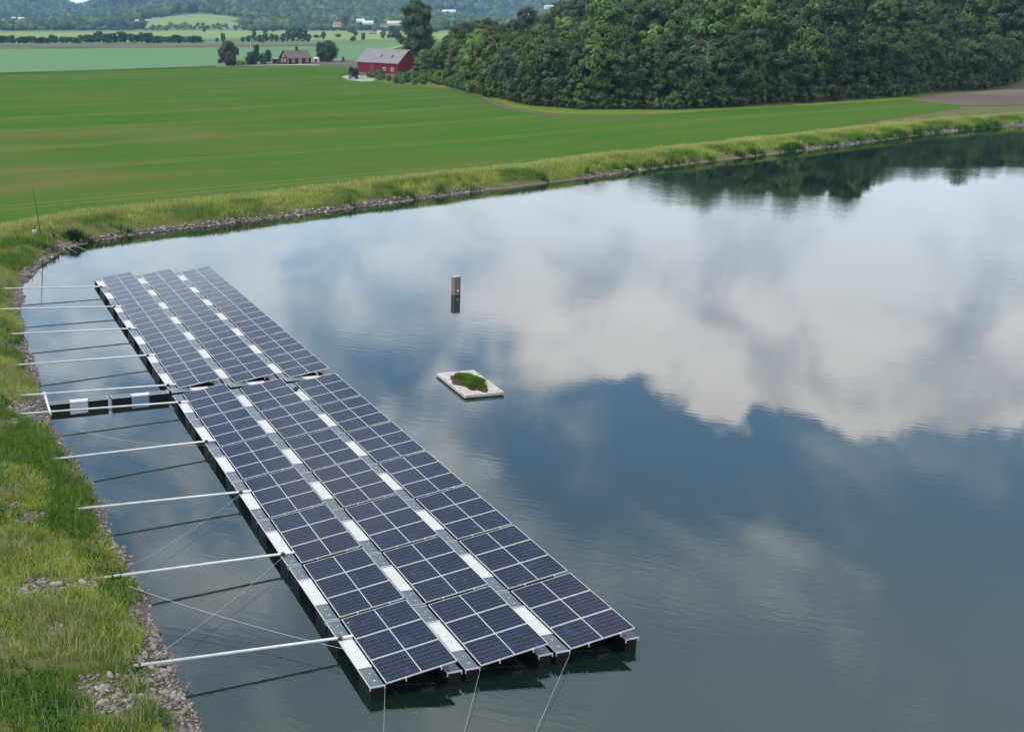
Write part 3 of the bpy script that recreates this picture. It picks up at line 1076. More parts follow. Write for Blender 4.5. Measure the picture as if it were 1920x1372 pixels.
def grass_cols(n, P, dry=0.25):
    a = np.array([0.175, 0.275, 0.030])
    b = np.array([0.34, 0.41, 0.06])
    d = np.array([0.50, 0.47, 0.23])
    g = np.array([0.075, 0.165, 0.022])
    f = vnoise(P[:, :2], 0.45, 3)
    f2 = vnoise(P[:, :2], 1.3, 5)
    c = a + (b - a) * np.clip(f * 0.7 + f2 * 0.5 + rng.normal(0, .12, n), 0, 1)[:, None]
    w = (rng.random(n) < dry * np.clip(vnoise(P[:, :2], 0.6, 9) * 1.6, 0, 1))[:, None]
    c = np.where(w, d * rng.uniform(.7, 1.1, (n, 1)), c)
    w = np.clip((vnoise(P[:, :2], 0.42, 11) * 0.7 + vnoise(P[:, :2], 1.7, 12) * 0.3 - 0.42) * 5, 0, 0.8)[:, None]
    return c * (1 - w) + g * w


def add_grass(name, label, parts, parent=None):
    V, Q, T, C = [], [], [], []
    o = 0
    for v, q, t, c in parts:
        V.append(v)
        Q.append(q + o)
        T.append(t + o)
        C.append(c)
        o += len(v)
    me = np_mesh(name, np.concatenate(V), [np.concatenate(Q), np.concatenate(T)], M['tint'], color=np.concatenate(C))
    ob = new_obj(name, me, parent)
    return tag(ob, label, 'grass' if parent is None else None, None, 'stuff')


# islet grass
n = 900
w_ = rng.uniform(0, 2 * np.pi, n)
r_ = np.sqrt(rng.random(n)) * (0.86 + 0.10 * np.sin(5 * w_) + 0.06 * np.sin(9 * w_ + 1))
ip = np.column_stack([hl * 0.74 * r_ * np.cos(w_) + 0.02, hw * 0.72 * r_ * np.sin(w_), 0.17 + 0.12 * (1 - r_ ** 2.2)])
ip = ip[(ip[:, 1] > -hw * 0.42)]
add_grass('grass_cushion', None, [blades(ip, 0.05 + 0.12 * vnoise(ip[:, :2], 3.0, 81) ** 1.5, 9, 0.014, grass_cols(len(ip), ip * 3, 0.05) * np.array([[0.66, 0.74, 0.7]]), 0.6, 0.05)], isl)

STONE_SPOTS = [(at(x, y, 0.6)[:2], r) for x, y, r in [(95, 1118, 0.66), (62, 985, 0.5), (185, 1295, 0.5), (55, 762, 1.0), (150, 1102, 0.32), (30, 640, 0.4), (215, 1335, 0.42), (50, 1130, 0.3), (25, 965, 0.3), (110, 1200, 0.22), (20, 800, 0.3)]]


def spot_mask(P, grow=1.0):
    m = np.zeros(len(P), bool)
    for c, r in STONE_SPOTS:
        d = np.hypot(P[:, 0] - c[0], (P[:, 1] - c[1]) * 0.55)
        m |= d < r * grow * (0.6 + 0.8 * vnoise(P, 2.2, 21))
    return m


def in_view(P3, mx=260, my=160):
    x, y = pix(P3)
    return (x > -mx) & (x < 1920 + mx) & (y > -200) & (y < 1372 + my) & (P3[:, 1] > 6)


def edge_s(P):
    """where the turf starts above the stones: ragged"""
    return 0.05 + 0.75 * vnoise(P, 0.45, 31) ** 1.6 + 0.30 * vnoise(P, 1.9, 33)


def scatter(x0, x1, y0, y1, dens, smin, smax, ragged=True):
    n = int((x1 - x0) * (y1 - y0) * dens)
    P = np.column_stack([rng.uniform(x0, x1, n), rng.uniform(y0, y1, n)])
    s = shore_s(P)
    k = (s > smin) & (s < smax)
    P, s = P[k], s[k]
    if ragged:
        k = s > edge_s(P)
        P, s = P[k], s[k]
    P3 = np.column_stack([P, ground_z(P, s) - 0.01])
    k = in_view(P3)
    return P3[k], s[k]


# near bank: long grass, patchy, with dry seed heads
parts = []
P3, s = scatter(-30, 2, 12, 72, 170, 0.12, 12)
k = ~spot_mask(P3[:, :2], 0.8) & (rng.random(len(P3)) < np.clip(1.25 - (np.maximum(P3[:, 1] - 25, 0)) / 60, 0.35, 1))
P3, s = P3[k], s[k]
k = vnoise(P3[:, :2], 1.1, 45) + 0.25 * rng.random(len(P3)) > 0.27     # thin places
P3, s = P3[k], s[k]
hf = vnoise(P3[:, :2], 0.7, 41)
parts.append(blades(P3, 0.12 + 0.26 * hf ** 1.3 + 0.05 * rng.random(len(P3)), 5, 0.017, grass_cols(len(P3), P3, 0.30), 0.42, 0.07))
kw_ = (vnoise(P3[:, :2], 0.8, 43) > 0.62) & (rng.random(len(P3)) < 0.22)      # broad-leaved weeds
parts.append(blades(P3[kw_], 0.14 + 0.16 * rng.random(kw_.sum()), 6, 0.055, np.array([[0.055, 0.125, 0.028]]) * rng.uniform(.7, 1.5, (kw_.sum(), 1)), 0.8, 0.09))
kw_ = (vnoise(P3[:, :2], 0.55, 44) > 0.66) & (rng.random(len(P3)) < 0.35)      # tall pale seeding grass in drifts
parts.append(blades(P3[kw_], 0.35 + 0.22 * rng.random(kw_.sum()), 4, 0.013, np.array([[0.33, 0.34, 0.15]]) * rng.uniform(.7, 1.2, (kw_.sum(), 1)), 0.35, 0.07))
k = rng.random(len(P3)) < 0.05
parts.append(blades(P3[k], 0.38 + 0.22 * rng.random(k.sum()), 3, 0.010, np.tile([[0.34, 0.32, 0.17]], (k.sum(), 1)), 0.22, 0.05))
near_grass = add_grass('bank_grass', 'long green grass covering the near left bank', parts)
print('near tufts', len(P3))
# far bank
parts = []
P3, s = scatter(-40, 135, 66, 205, 10, 0.2, 6.6)
k = (P3[:, 1] > 70) & (s > 0.10 + 0.7 * vnoise(P3[:, :2], 0.3, 51) ** 1.5)
P3, s = P3[k], s[k]
hh = 0.22 + 0.32 * vnoise(P3[:, :2], 0.35, 52) + 0.1 * rng.random(len(P3))
cc = grass_cols(len(P3), P3, 0.2)
top = sst(s, 2.6, 4.6)[:, None]
cc = cc * (1 - top * 0.75) + np.array([[0.47, 0.46, 0.17]]) * top * 0.75 * rng.uniform(.7, 1.1, (len(P3), 1))
parts.append(blades(P3, hh, 9, 0.034, cc, 0.35, 0.20))
print('far tufts', len(P3))
# darker rush clumps standing at the waterline of the far bank
L = SHORE[20:-6]
seg = np.linalg.norm(np.diff(L, axis=0), axis=1)
cum = np.concatenate([[0], np.cumsum(seg)])
rp = []
for k in range(150):
    dd = random.uniform(0, cum[-1])
    i = min(np.searchsorted(cum, dd) - 1, len(L) - 2)
    i = max(i, 0)
    q = L[i] + (L[i + 1] - L[i]) * ((dd - cum[i]) / seg[i])
    tn = (L[i + 1] - L[i]) / seg[i]
    off = random.uniform(0.1, 0.7)
    c0 = q + np.array([-tn[1], tn[0]]) * off
    dense = 0.25 + 0.75 * (dd > 0.45 * cum[-1])
    if random.random() > dense:
        continue
    for _ in range(random.randint(8, 20)):
        rp.append([c0[0] + random.gauss(0, .35), c0[1] + random.gauss(0, .25)])
rp = np.array(rp)
rp3 = np.column_stack([rp, np.maximum(ground_z(rp), -0.05)])
parts.append(blades(rp3, rng.uniform(0.35, 0.75, len(rp3)), 7, 0.034, np.array([[0.045, 0.105, 0.018]]) * rng.uniform(.7, 1.4, (len(rp3), 1)), 0.22, 0.12))
add_grass('far_bank_grass', 'pale grass and rushes along the far bank of the pond', parts)
# dark rush clump by the mast, and pale dead reeds at the near shore
c0 = at(136, 452, 0.2)
q = np.column_stack([rng.normal(c0[0], 0.26, 130), rng.normal(c0[1] + 0.2, 0.25, 130), np.full(130, 0.12)])
ob = add_grass('rush_clump', None, [blades(q, rng.uniform(0.55, 0.95, 130), 7, 0.035, np.array([[0.022, 0.06, 0.014]]) * rng.uniform(.7, 1.3, (130, 1)), 0.18, 0.10)])
tag(ob, 'dark green rush clump at the water edge right of the thin mast', 'rushes')
c0 = at(350, 1290, 0.02)
q = np.column_stack([rng.normal(c0[0], 0.06, 7), rng.normal(c0[1], 0.08, 7), np.full(7, -0.05)])
ob = add_grass('dead_reeds', None, [blades(q, rng.uniform(0.22, 0.45, 7), 2, 0.010, np.tile([[0.42, 0.40, 0.33]], (7, 1)), 0.7, 0.03)])
tag(ob, 'few pale dead reed stalks in the near shallows', 'reeds')

# ------------------------------------------------------------------ stones
def ico(sub):
    import bmesh
    bm = bmesh.new()
    bmesh.ops.create_icosphere(bm, subdivisions=sub, radius=1.0)
    v = np.array([p.co[:] for p in bm.verts])
    f = np.array([[q.index for q in p.verts] for p in bm.faces])
    bm.free()
    return v, f


IV1, IF1 = ico(1)
IV2, IF2 = ico(2)


def stone_shape(v, seed):
    r = np.random.default_rng(seed)
    d = np.ones(len(v))
    for _ in range(7):
        nrm = r.normal(size=3)
        nrm /= np.linalg.norm(nrm)
        c = r.uniform(0.55, 0.85)
        pr_ = v @ nrm
        d = np.where(pr_ > c, np.minimum(d, c / np.maximum(pr_, 1e-3)), d)
    return v * d[:, None] * np.array([1, r.uniform(.65, .95), r.uniform(.45, .7)]) + r.normal(0, .02, v.shape)


SC = np.array([0.80, 0.84, 0.86]) * np.array([[0.30, 0.225, 0.195], [0.26, 0.215, 0.20], [0.36, 0.30, 0.27], [0.20, 0.165, 0.155], [0.40, 0.36, 0.33], [0.25, 0.18, 0.155], [0.17, 0.15, 0.145]])


def stone_pile(name, P3, size, label, hi=False):
    v0, f0 = (IV1, IF1) if not hi else (IV2, IF2)
    base = [stone_shape(v0, 100 + i) for i in range(12)]
    V, Fc, C = [], [], []
    for i in range(len(P3)):
        b = base[rng.integers(12)]
        a = rng.uniform(0, 6.28)
        ca, sa = math.cos(a), math.sin(a)
        w = b * size[i]
        w = np.column_stack([w[:, 0] * ca - w[:, 1] * sa, w[:, 0] * sa + w[:, 1] * ca, w[:, 2]])
        V.append(w + P3[i])
        Fc.append(f0 + i * len(v0))
        C.append(np.tile(SC[rng.integers(len(SC))] * rng.uniform(.7, 1.25), (len(v0), 1)))
    me = np_mesh(name, np.concatenate(V), np.concatenate(Fc), M['stone_tint'], color=np.concatenate(C))
    return tag(new_obj(name, me), label, 'stones', None, 'stuff')


n = 60000
Ln = SHORE[2:20]
sl_ = np.linalg.norm(np.diff(Ln, axis=0), axis=1)
i = rng.choice(len(Ln) - 1, 26000, p=sl_ / sl_.sum())
tt = rng.random(26000)
tn = (Ln[i + 1] - Ln[i]) / sl_[i][:, None]
P = Ln[i] + (Ln[i + 1] - Ln[i]) * tt[:, None] + np.column_stack([-tn[:, 1], tn[:, 0]]) * rng.uniform(-1.1, 1.5, 26000)[:, None]
for c, r in STONE_SPOTS:
    m_ = int(420 * r * r) + 60
    P = np.vstack([P, np.column_stack([rng.uniform(-1, 1, m_) * r * 1.3 + c[0], rng.uniform(-1, 1, m_) * r * 2.2 + c[1]])])
n = len(P)
s = shore_s(P)
k = (s > -0.85) & (s < np.where(P[:, 1] > 62, 0.32, edge_s(P) + 0.25))
k &= (rng.random(n) < np.where(s < 0, np.clip(1 + s / 0.9, 0, 1) * 0.7, 1.0))
km = spot_mask(P, 1.0) & (s > 0)
km &= rng.random(n) < 0.9
k |= km
P, s = P[k], s[k]
P3 = np.column_stack([P, ground_z(P, s) + 0.01])
k = in_view(P3, 80, 80)
P3, s = P3[k], s[k]
size = np.exp(rng.normal(-2.75, 0.36, len(P3))) * 0.92
size = np.clip(size, 0.03, 0.17)
# the stones that show largest become individuals
xx, yy = pix(P3)
appar = size / P3[:, 1] * ((xx > -20) & (yy < 1392) & (s > -0.1))
order = np.argsort(-appar)
NI = 260
big_i, rest = order[:NI], order[NI:]
base_me = []
M['stone'] = mat('granite', (0.235, 0.20, 0.18), 0.85, 0.3, var=(0.34, 0.30, 0.275), var_scale=9, bump=0.3, bump_scale=30)
_st = NT(M['stone'].node_tree)
_b = M['stone'].node_tree.nodes['Principled BSDF']
_old = _b.inputs['Base Color'].links[0].from_socket
_oi = _st.n('ShaderNodeObjectInfo')
_h = _st.mix(_oi.outputs['Random'], (0.62, 0.60, 0.60), (1.30, 1.25, 1.22))
_st.put(_b.inputs['Base Color'], _st.mix(1.0, _old, _h, 'MULTIPLY'))
for i in range(10):
    base_me.append(np_mesh('shore_stone', stone_shape(IV2, 300 + i), IF2, M['stone'], smooth=False))
for i in big_i:
    o = new_obj('shore_stone', base_me[rng.integers(10)], None, P3[i], (rng.uniform(-.3, .3), rng.uniform(-.3, .3), rng.uniform(0, 6.28)))
    sc = float(size[i])
    o.scale = (sc, sc, sc)
    tag(o, 'pinkish grey shore stone of the near left bank', 'stone', 'larger stones on the near bank')
stone_pile('shore_rubble', P3[rest], size[rest], 'pinkish grey stone rubble along the left shoreline')
print('stones', len(P3))
L2 = SHORE[18:-5]
sl2 = np.linalg.norm(np.diff(L2, axis=0), axis=1)
i = rng.choice(len(L2) - 1, 5200, p=sl2 / sl2.sum())
tt = rng.random(5200)
Q = L2[i] + (L2[i + 1] - L2[i]) * tt[:, None]
tn = L2[i + 1] - L2[i]
tn /= np.linalg.norm(tn, axis=1)[:, None]
off = rng.uniform(-0.2, 0.5, 5200)
Q = Q + np.column_stack([-tn[:, 1], tn[:, 0]]) * off[:, None]
keep = vnoise(Q, 0.16, 61) + 0.12 * (Q[:, 0] < 25) > 0.44
Q = Q[keep]
stone_pile('far_shore_rubble', np.column_stack([Q, ground_z(Q) + 0.03]), np.exp(rng.normal(-2.12, .38, len(Q))), 'pale stones in broken runs along the far waterline')

# ------------------------------------------------------------------ trees
def crown_mesh(name, seed, h, rad, shape, material, n_clump=120, per=76, leaf=0.44, base=0.10):
    """leaf sprays on the outside of several lobes, leaving gaps between them"""
    r = np.random.default_rng(seed)
    lob = []
    nl = 9 if shape != 'tall' else 11
    for i in range(nl):
        f = (i + 0.5) / nl
        zc = h * (base + (1 - base) * (0.12 + 0.78 * f))
        prof = {'round': math.sin(math.pi * (0.16 + 0.70 * f)), 'tall': 0.75 * math.sin(math.pi * (0.22 + 0.62 * f)), 'cone': (1.05 - f)}[shape]
        a = i * 2.4 + r.uniform(-.5, .5)
        rr = rad * prof * 0.55 * r.uniform(.7, 1.1)
        lob.append((rr * math.cos(a), rr * math.sin(a), zc, rad * (0.36 + 0.26 * prof) * r.uniform(.8, 1.15)))
    lob.append((0, 0, h * (base + (1 - base) * 0.5), rad * 0.55))
    lob.append((0, 0, h * 0.86, rad * (0.42 if shape != 'cone' else 0.25)))
    lob = np.array(lob)
    cl = []
    while len(cl) < n_clump:
        i = r.integers(len(lob))
        d = r.normal(size=3)
        d /= np.linalg.norm(d)
        if d[2] < -0.75:
            continue
        p = lob[i, :3] + d * lob[i, 3] * np.array([1, 1, 0.82]) * r.uniform(0.86, 1.06)
        # drop sprays buried inside another lobe
        q = (p - lob[:, :3]) / (lob[:, 3:4] * np.array([[1, 1, .82]]))
        if ((q ** 2).sum(1) < 0.55).sum() > 1 or p[2] > h * 1.02:
            continue
        cl.append((p, d, lob[i, 3]))
    V, C, N_ = [], [], []
    for p, d, lr in cl:
        cr = lr * r.uniform(0.28, 0.56)
        m = r.normal(size=(per, 3))
        m /= np.linalg.norm(m, axis=1)[:, None]
        m = m * cr * (r.random((per, 1)) ** 0.45) * np.array([1.05, 1.05, 0.8])
        V.append(p + m)
        C.append(np.tile(d, (per, 1)))
        N_.append(m / cr)
    Pc = np.concatenate(V)
    D = np.concatenate(C)
    K = len(Pc)
    nrm = D * 0.6 + r.normal(size=(K, 3)) * 0.30 + np.array([0, 0, 0.22]) + np.concatenate(N_) * 0.9
    nrm /= np.linalg.norm(nrm, axis=1)[:, None]
    t1 = np.cross(nrm, r.normal(size=(K, 3)))
    t1 /= np.linalg.norm(t1, axis=1)[:, None]
    t2 = np.cross(nrm, t1)
    sz = leaf * r.uniform(.6, 1.25, (K, 1))
    a, b = t1 * sz * 0.62, t2 * sz * 0.42
    VV = np.stack([Pc - a, Pc + b * 0.9, Pc + a, Pc - b], 1).reshape(-1, 3)
    q = np.arange(K)[:, None] * 4 + np.array([[0, 1, 2, 3]])
    me = np_mesh(name, VV, q, material)
    return me, lob


def trunk_mesh(name, seed, h, lob, rad, material, base=0.10):
    r = random.Random(seed)
    b = MB()
    tr = max(0.10, h * 0.018)
    top = h * 0.78
    b.tube([(0, 0, -0.4), (r.uniform(-.1, .1), r.uniform(-.1, .1), h * 0.2), (r.uniform(-.25, .25), r.uniform(-.25, .25), h * 0.45), (r.uniform(-.3, .3), r.uniform(-.3, .3), top)], [tr * 1.35, tr, tr * 0.75, tr * 0.25], 7)
    for x, y, z, lr in lob[:-2]:
        z0 = max(h * 0.16, z - math.hypot(x, y) * 0.9 - lr * .4)
        b.tube([(0, 0, z0), (x * .5, y * .5, (z0 + z) / 2 + .2), (x, y, z)], [tr * .45, tr * .3, tr * .1], 5)
    return b.mesh(name, material)


VAR = []


def variant(seed, h, rad, shape, m, **kw):
    bark = kw.pop('bark', 'bark')
    bs = kw.get('base', 0.10)
    c, lob = crown_mesh('crown', seed, h, rad, shape, M[m], **kw)
    t = trunk_mesh('trunk', seed, h, lob, rad, M[bark], bs)
    VAR.append((t, c, h, rad))
    return len(VAR) - 1


v_mid = [variant(11, 11, 4.2, 'round', 'leaf'), variant(12, 12, 4.0, 'round', 'leaf'), variant(13, 10, 4.4, 'round', 'leaf_dark'), variant(14, 12.5, 3.6, 'tall', 'leaf'), variant(15, 11, 4.0, 'round', 'leaf_dark')]
v_light = variant(16, 10, 3.3, 'tall', 'leaf_light', n_clump=100)
v_brown = variant(17, 10.5, 4.0, 'round', 'leaf_brown')
v_bush = [variant(18, 3.2, 2.0, 'round', 'leaf_bush', n_clump=60, per=50, leaf=0.30, base=0.0), variant(19, 4.0, 2.0, 'round', 'leaf', n_clump=60, per=50, leaf=0.32, base=0.0)]
v_round = variant(20, 7.4, 3.5, 'round', 'leaf_brown', n_clump=190, per=64, leaf=0.46, base=0.06)
v_round2 = variant(21, 7.0, 4.2, 'round', 'leaf_dark', n_clump=190, per=64, leaf=0.48, base=0.02)
v_col = variant(22, 8.0, 1.9, 'tall', 'leaf_dark', n_clump=110, per=56, leaf=0.42, base=0.04)
v_pop = variant(23, 20, 5.4, 'round', 'leaf', n_clump=220, per=80, leaf=0.62, base=0.04)
v_con = variant(24, 5, 1.5, 'cone', 'leaf_dark', n_clump=60, per=40, leaf=0.34, base=0.03)
v_purple = variant(25, 11, 5.0, 'round', 'leaf_purple', n_clump=80, base=0.05)
v_low = [variant(26, 7.5, 3.4, 'round', 'leaf_dark', n_clump=80, per=50, leaf=0.62, base=0.02), variant(27, 8.5, 3.0, 'round', 'leaf', n_clump=80, per=50, leaf=0.62, base=0.02), variant(28, 9.5, 2.4, 'tall', 'leaf_dark', n_clump=80, per=50, leaf=0.62, base=0.03)]


def tree(vi, x, y, label, group=None, sc=1.0, name='tree', z=None, cat='tree', sxy=1.0, tilt=(0, 0)):
    t, c, h, rad = VAR[vi]
    o = new_obj(name, None, None, (x, y, gz(x, y) if z is None else z), (tilt[0], tilt[1], random.uniform(0, 6.28)))
    o.scale = (sc * sxy, sc * sxy, sc)
    new_obj('stem' if cat == 'bush' else 'trunk', t, o)
    new_obj('foliage' if cat == 'bush' else 'crown', c, o)
    tag(o, label, cat, group)
    return o


# the wood on the rise behind the field
pts = []


def far_enough(p, dmin):
    return all((p[0] - q[0]) ** 2 + (p[1] - q[1]) ** 2 > dmin * dmin for q in pts)


E_len = np.concatenate([[0], np.cumsum(np.linalg.norm(np.diff(WOOD_EDGE, axis=0), axis=1))])


def edge_pt(d, off):
    i = int(np.clip(np.searchsorted(E_len, d) - 1, 0, len(WOOD_EDGE) - 2))
    a, b = WOOD_EDGE[i], WOOD_EDGE[i + 1]
    t = (b - a) / np.linalg.norm(b - a)
    return a + t * (d - E_len[i]) + np.array([-t[1], t[0]]) * off


n_edge = n_in = 0
d = 2.0
while d < E_len[-1] + 25:
    p = edge_pt(d, random.uniform(2.0, 3.8))
    pts.append(p)
    vi = random.choice(v_mid + [v_mid[2], v_mid[4]])
    if d < 55:
        vi = random.choice([v_light, v_mid[0], v_mid[1], v_mid[3], v_light])
    look = 'bright green' if vi == v_light else 'dark green' if vi in (v_mid[2], v_mid[4]) else 'mid green'
    tree(vi, p[0], p[1], look + ' tree standing in the front edge of the wood', look + ' front trees of the wood', random.uniform(0.72, 0.98) * (0.82 if d < 70 else 1))
    n_edge += 1
    d += random.uniform(3.6, 5.2)
cnt = 0
tries = 0
while cnt < 225 and tries < 40000:
    tries += 1
    # favour the ground that shows
    yy_ = random.uniform(195, 420)
    xx_ = yy_ * random.uniform(0.055, 0.62)
    P1 = np.array([[xx_, yy_]])
    dd, ins = poly_dist(P1, WOOD)
    if not ins[0] or dd[0] < 5.5 or dd[0] > 115:
        continue
    if random.random() > math.exp(-max(0, dd[0] - 45) / 40):
        continue
    if not far_enough((xx_, yy_), 4.9 + dd[0] * 0.014):
        continue
    pts.append(np.array([xx_, yy_]))
    q = random.random()
    vi = v_light if q < 0.10 else v_brown if q < 0.17 else random.choice(v_mid)
    sc = random.uniform(0.85, 1.25) * (0.84 if xx_ < 55 else 1.1)
    look = 'bright green' if vi == v_light else 'brownish green' if vi == v_brown else 'dark green' if vi in (v_mid[2], v_mid[4]) else 'mid green'
    tree(vi, xx_, yy_, look + ' tree among many inside the wood on the rise', look + ' inner trees of the wood', sc)
    cnt += 1
print('wood', n_edge, cnt)
# bushes along the wood edge
d = 0.0
nb = 0
while d < E_len[-1] + 20:
    p = edge_pt(d, random.uniform(-0.6, 1.2))
    vi = v_bush[0] if d < 75 else v_bush[1]
    tree(vi, p[0], p[1], 'low bush at the foot of the wood edge', 'bushes along the wood edge', random.uniform(0.5, 0.95), name='bush', cat='bush')
    nb += 1
    d += random.uniform(1.6, 2.8)
for k in range(26):
    q = at(random.uniform(690, 800), random.uniform(142, 158))
    if q[1] > 303 and q[0] < 13:
        continue
    fy = np.interp(pix(np.array([q]))[0][0], [690, 725, 800], [150, 156, 163])
    q = at(pix(np.array([q]))[0][0], fy - random.uniform(0.5, 6))
    tree(v_bush[0], q[0], q[1], 'bright green bush in the overgrown corner beside the red barn', 'bushes beside the barn', random.uniform(0.35, 0.75), name='bush', cat='bush')

# single trees that stand out
q = at(884, 172)
tree(v_light, q[0] + 1.5, q[1] + 6, 'bright yellow green tree at the left bend of the wood edge', None, 1.15)
q = np.array([0.0572 * 395, 395])
tree(v_pop, q[0], q[1], 'tall broad dark tree rising behind the red barn at the wood end', None, 1.02)
for px_, Yd, sc, lab in [(868, 330, 1.25, 'tall dark tree at the back left of the wood skyline'), (905, 345, 1.35, 'dark rounded tree top right of the tall one on the skyline'), (948, 350, 1.3, 'dark skyline tree before the far hazy hills')]:
    X_ = (px_ - PX) / F_PX * Yd * 1.0
    tree(v_mid[2], X_, Yd, lab, None, sc)
# leaning pale trunk at the wood edge
q = at(1252, 199)
lb = MB().tube([(0, 0, -0.2), (0.15, 0, 1.2), (0.5, 0.05, 2.6), (0.75, 0.2, 4.4)], [0.16, 0.14, 0.11, 0.06], 7)
lb.tube([(0.5, 0.05, 2.6), (1.1, -0.1, 3.4), (1.5, -0.2, 4.3)], [0.07, 0.05, 0.03], 5)
lb.tube([(0.38, 0.03, 2.1), (0.0, 0.1, 3.1), (-0.3, 0.1, 3.9)], [0.06, 0.04, 0.02], 5)
root = new_obj('leaning_tree', None, None, (q[0], q[1] - 0.6, gz(q[0], q[1])))
lb.build('trunk', M['palebark'], root)
new_obj('crown', VAR[v_bush[1]][1], root, (0.9, 0.3, 3.4))
tag(root, 'leaning tree with a bare pale trunk at the dark wood edge', 'tree')
# bare dead tree
q = at(1318, 206)
db = MB().tube([(0, 0, 0), (0.1, 0, 4), (0.3, 0.1, 8), (0.2, 0.2, 11)], [0.2, 0.16, 0.1, 0.03], 6)
for k in range(26):
    z0 = random.uniform(5, 10.5)
    a = random.uniform(0, 6.28)
    l = random.uniform(1, 2.6)
    db.tube([(0.2, 0.1, z0), (0.2 + math.cos(a) * l * .5, math.sin(a) * l * .5, z0 + .5), (0.2 + math.cos(a) * l, math.sin(a) * l, z0 + random.uniform(.2, 1.2))], [0.045, 0.03, 0.012], 4)
root = new_obj('dead_tree', None, None, (q[0] + 1.5, q[1] + 6.0, gz(q[0] + 1.5, q[1] + 6)))
db.build('trunk', mat('dead_wood', (0.24, 0.21, 0.19), 0.9), root)
tag(root, 'bare grey dead tree amid the green wood', 'tree')

# farmyard trees
def px_tree(vi, x, y, label, w_px, h_px, group=None, name='tree', cat='tree'):
    q = at(x, y)
    t, c, h, rad = VAR[vi]
    ppm = F_PX / (q[1] * _cp + 13 * _sp)
    sz = h_px / ppm / h
    sxy = (w_px / ppm / (2 * rad * 1.08)) / sz
    return tree(vi, q[0], q[1], label, group, sz, name, GZ, cat, sxy)


px_tree(v_round, 427, 124.5, 'large round brownish tree left of the flagpole', 42, 43)
px_tree(v_col, 481, 121, 'slim upright tree just right of the flagpole', 14, 38)
px_tree(v_round2, 474, 121.5, 'wide dark shrub tree at the flagpole foot', 26, 22)
px_tree(v_bush[1], 494, 121, 'grey green shrub between flagpole and dark shed', 22, 19, name='bush', cat='bush')
px_tree(v_col, 503, 120.5, 'pointed dark tree left of the small dark red shed', 17, 27)
px_tree(v_bush[0], 452, 122.5, 'low green shrub left of the flagpole', 24, 8, name='bush', cat='bush')
px_tree(v_bush[1], 437, 124.5, 'small dark shrub under the round brownish tree', 14, 9, name='bush', cat='bush')
px_tree(v_round2, 612, 116.5, 'wide dark tree right of the red cottage', 44, 36)
px_tree(v_con, 643.5, 116.5, 'small pointed spruce between cottage and barn', 8, 10)
px_tree(v_bush[0], 523, 120.5, 'small green bush at the cottage left corner', 14, 6, name='bush', cat='bush')
px_tree(v_bush[0], 700, 146, 'low weeds before the barn door', 16, 7, name='bush', cat='bush')

# tree belt between the far fields
belt = []
for k in range(46):
    x = -40 + k * 9.2 + random.uniform(-3, 3)
    if 378 < x < 396:
        continue
    belt.append((x, 81.5 + random.uniform(-1.2, .6) - 0.002 * x, random.uniform(11, 17), random.uniform(10, 15) + (5 if 175 < x < 280 else 0)))
for x, y, w, h in belt:
    px_tree(random.choice(v_low), x, y + 0.6, 'dark tree in the long belt between the far fields at left', w * 1.4, h * 1.05, 'tree belt between far fields')
for x, y, w, h, lab in [(418, 80.5, 11, 18, 'lone upright tree in the gap of the far belt'), (407, 80, 7, 8, 'small bush beside the lone far upright tree'), (383, 60.5, 7, 5, 'small dark field bush out on the far hay meadow')]:
    px_tree(v_low[2] if h > 10 else v_low[0], x, y, lab, w, h, None)
for x, y, w, h in [(455, 80, 10, 10), (467, 80, 12, 12), (477, 80, 12, 26), (488, 81, 16, 14), (498, 80, 14, 17), (509, 79, 14, 15), (518, 79.5, 12, 14), (530, 80, 14, 16), (539, 79, 16, 24), (549, 79, 18, 26), (560, 79, 18, 27), (571, 79, 16, 23), (578, 79, 15, 14), (497, 64, 12, 10), (512, 60, 24, 12)]:
    px_tree(random.choice(v_low), x, y, 'dark tree in the clump behind the red cottage', w, h, 'tree clump behind the cottage')
for x, y, w, h, lab, vi in [(606, 75, 12, 15, 'thin pale tree alone on the far meadow', v_low[1]), (594, 72, 14, 6, 'low bush left of the thin pale tree', v_low[0]), (634, 71, 14, 7, 'rounded bush on the far meadow edge', v_low[1]),
                            (662, 78.5, 12, 9, 'dark round bush right of the far meadow', v_low[0]), (681, 77.5, 10, 16, 'small upright tree by the far track', v_low[2]), (666, 70, 11, 14, 'pale upright tree behind the dark round bush', v_low[1]),
                            (718, 73, 12, 14, 'small pale tree before the far farm roofs', v_low[1]), (741, 74, 24, 18, 'dark broad tree left of the tall tree', v_low[0]), (729, 73, 10, 8, 'low bush by the dark broad tree', v_low[1])]:
    px_tree(vi, x, y, lab, w, h)

# ------------------------------------------------------------------ buildings
M['red'] = mat('falu_red_boards', (0.185, 0.026, 0.032), 0.9, 0.1, var=(0.125, 0.02, 0.025), var_scale=1.2, var_amt=0.6)
M['darkred'] = mat('dark_red_boards', (0.085, 0.022, 0.022), 0.9, 0.15, var=(0.05, 0.016, 0.016), var_scale=1.5)
M['reddoor'] = mat('weathered_door', (0.17, 0.04, 0.035), 0.9, 0.1, var=(0.11, 0.06, 0.05), var_scale=2)
M['roof'] = mat('fibre_cement_roof', (0.235, 0.225, 0.235), 0.85, 0.25, var=(0.17, 0.165, 0.165), var_scale=0.9, var_amt=0.8)
M['oldroof'] = mat('old_tile_roof', (0.17, 0.14, 0.125), 0.9, 0.2, var=(0.11, 0.085, 0.075), var_scale=1.3)
M['white'] = mat('white_paint', (0.74, 0.73, 0.70), 0.7, 0.3)
M['cream'] = mat('cream_render', (0.62, 0.56, 0.47), 0.85, 0.2)
M['glass'] = mat('window_glass', (0.012, 0.014, 0.018), 0.12, 0.5)
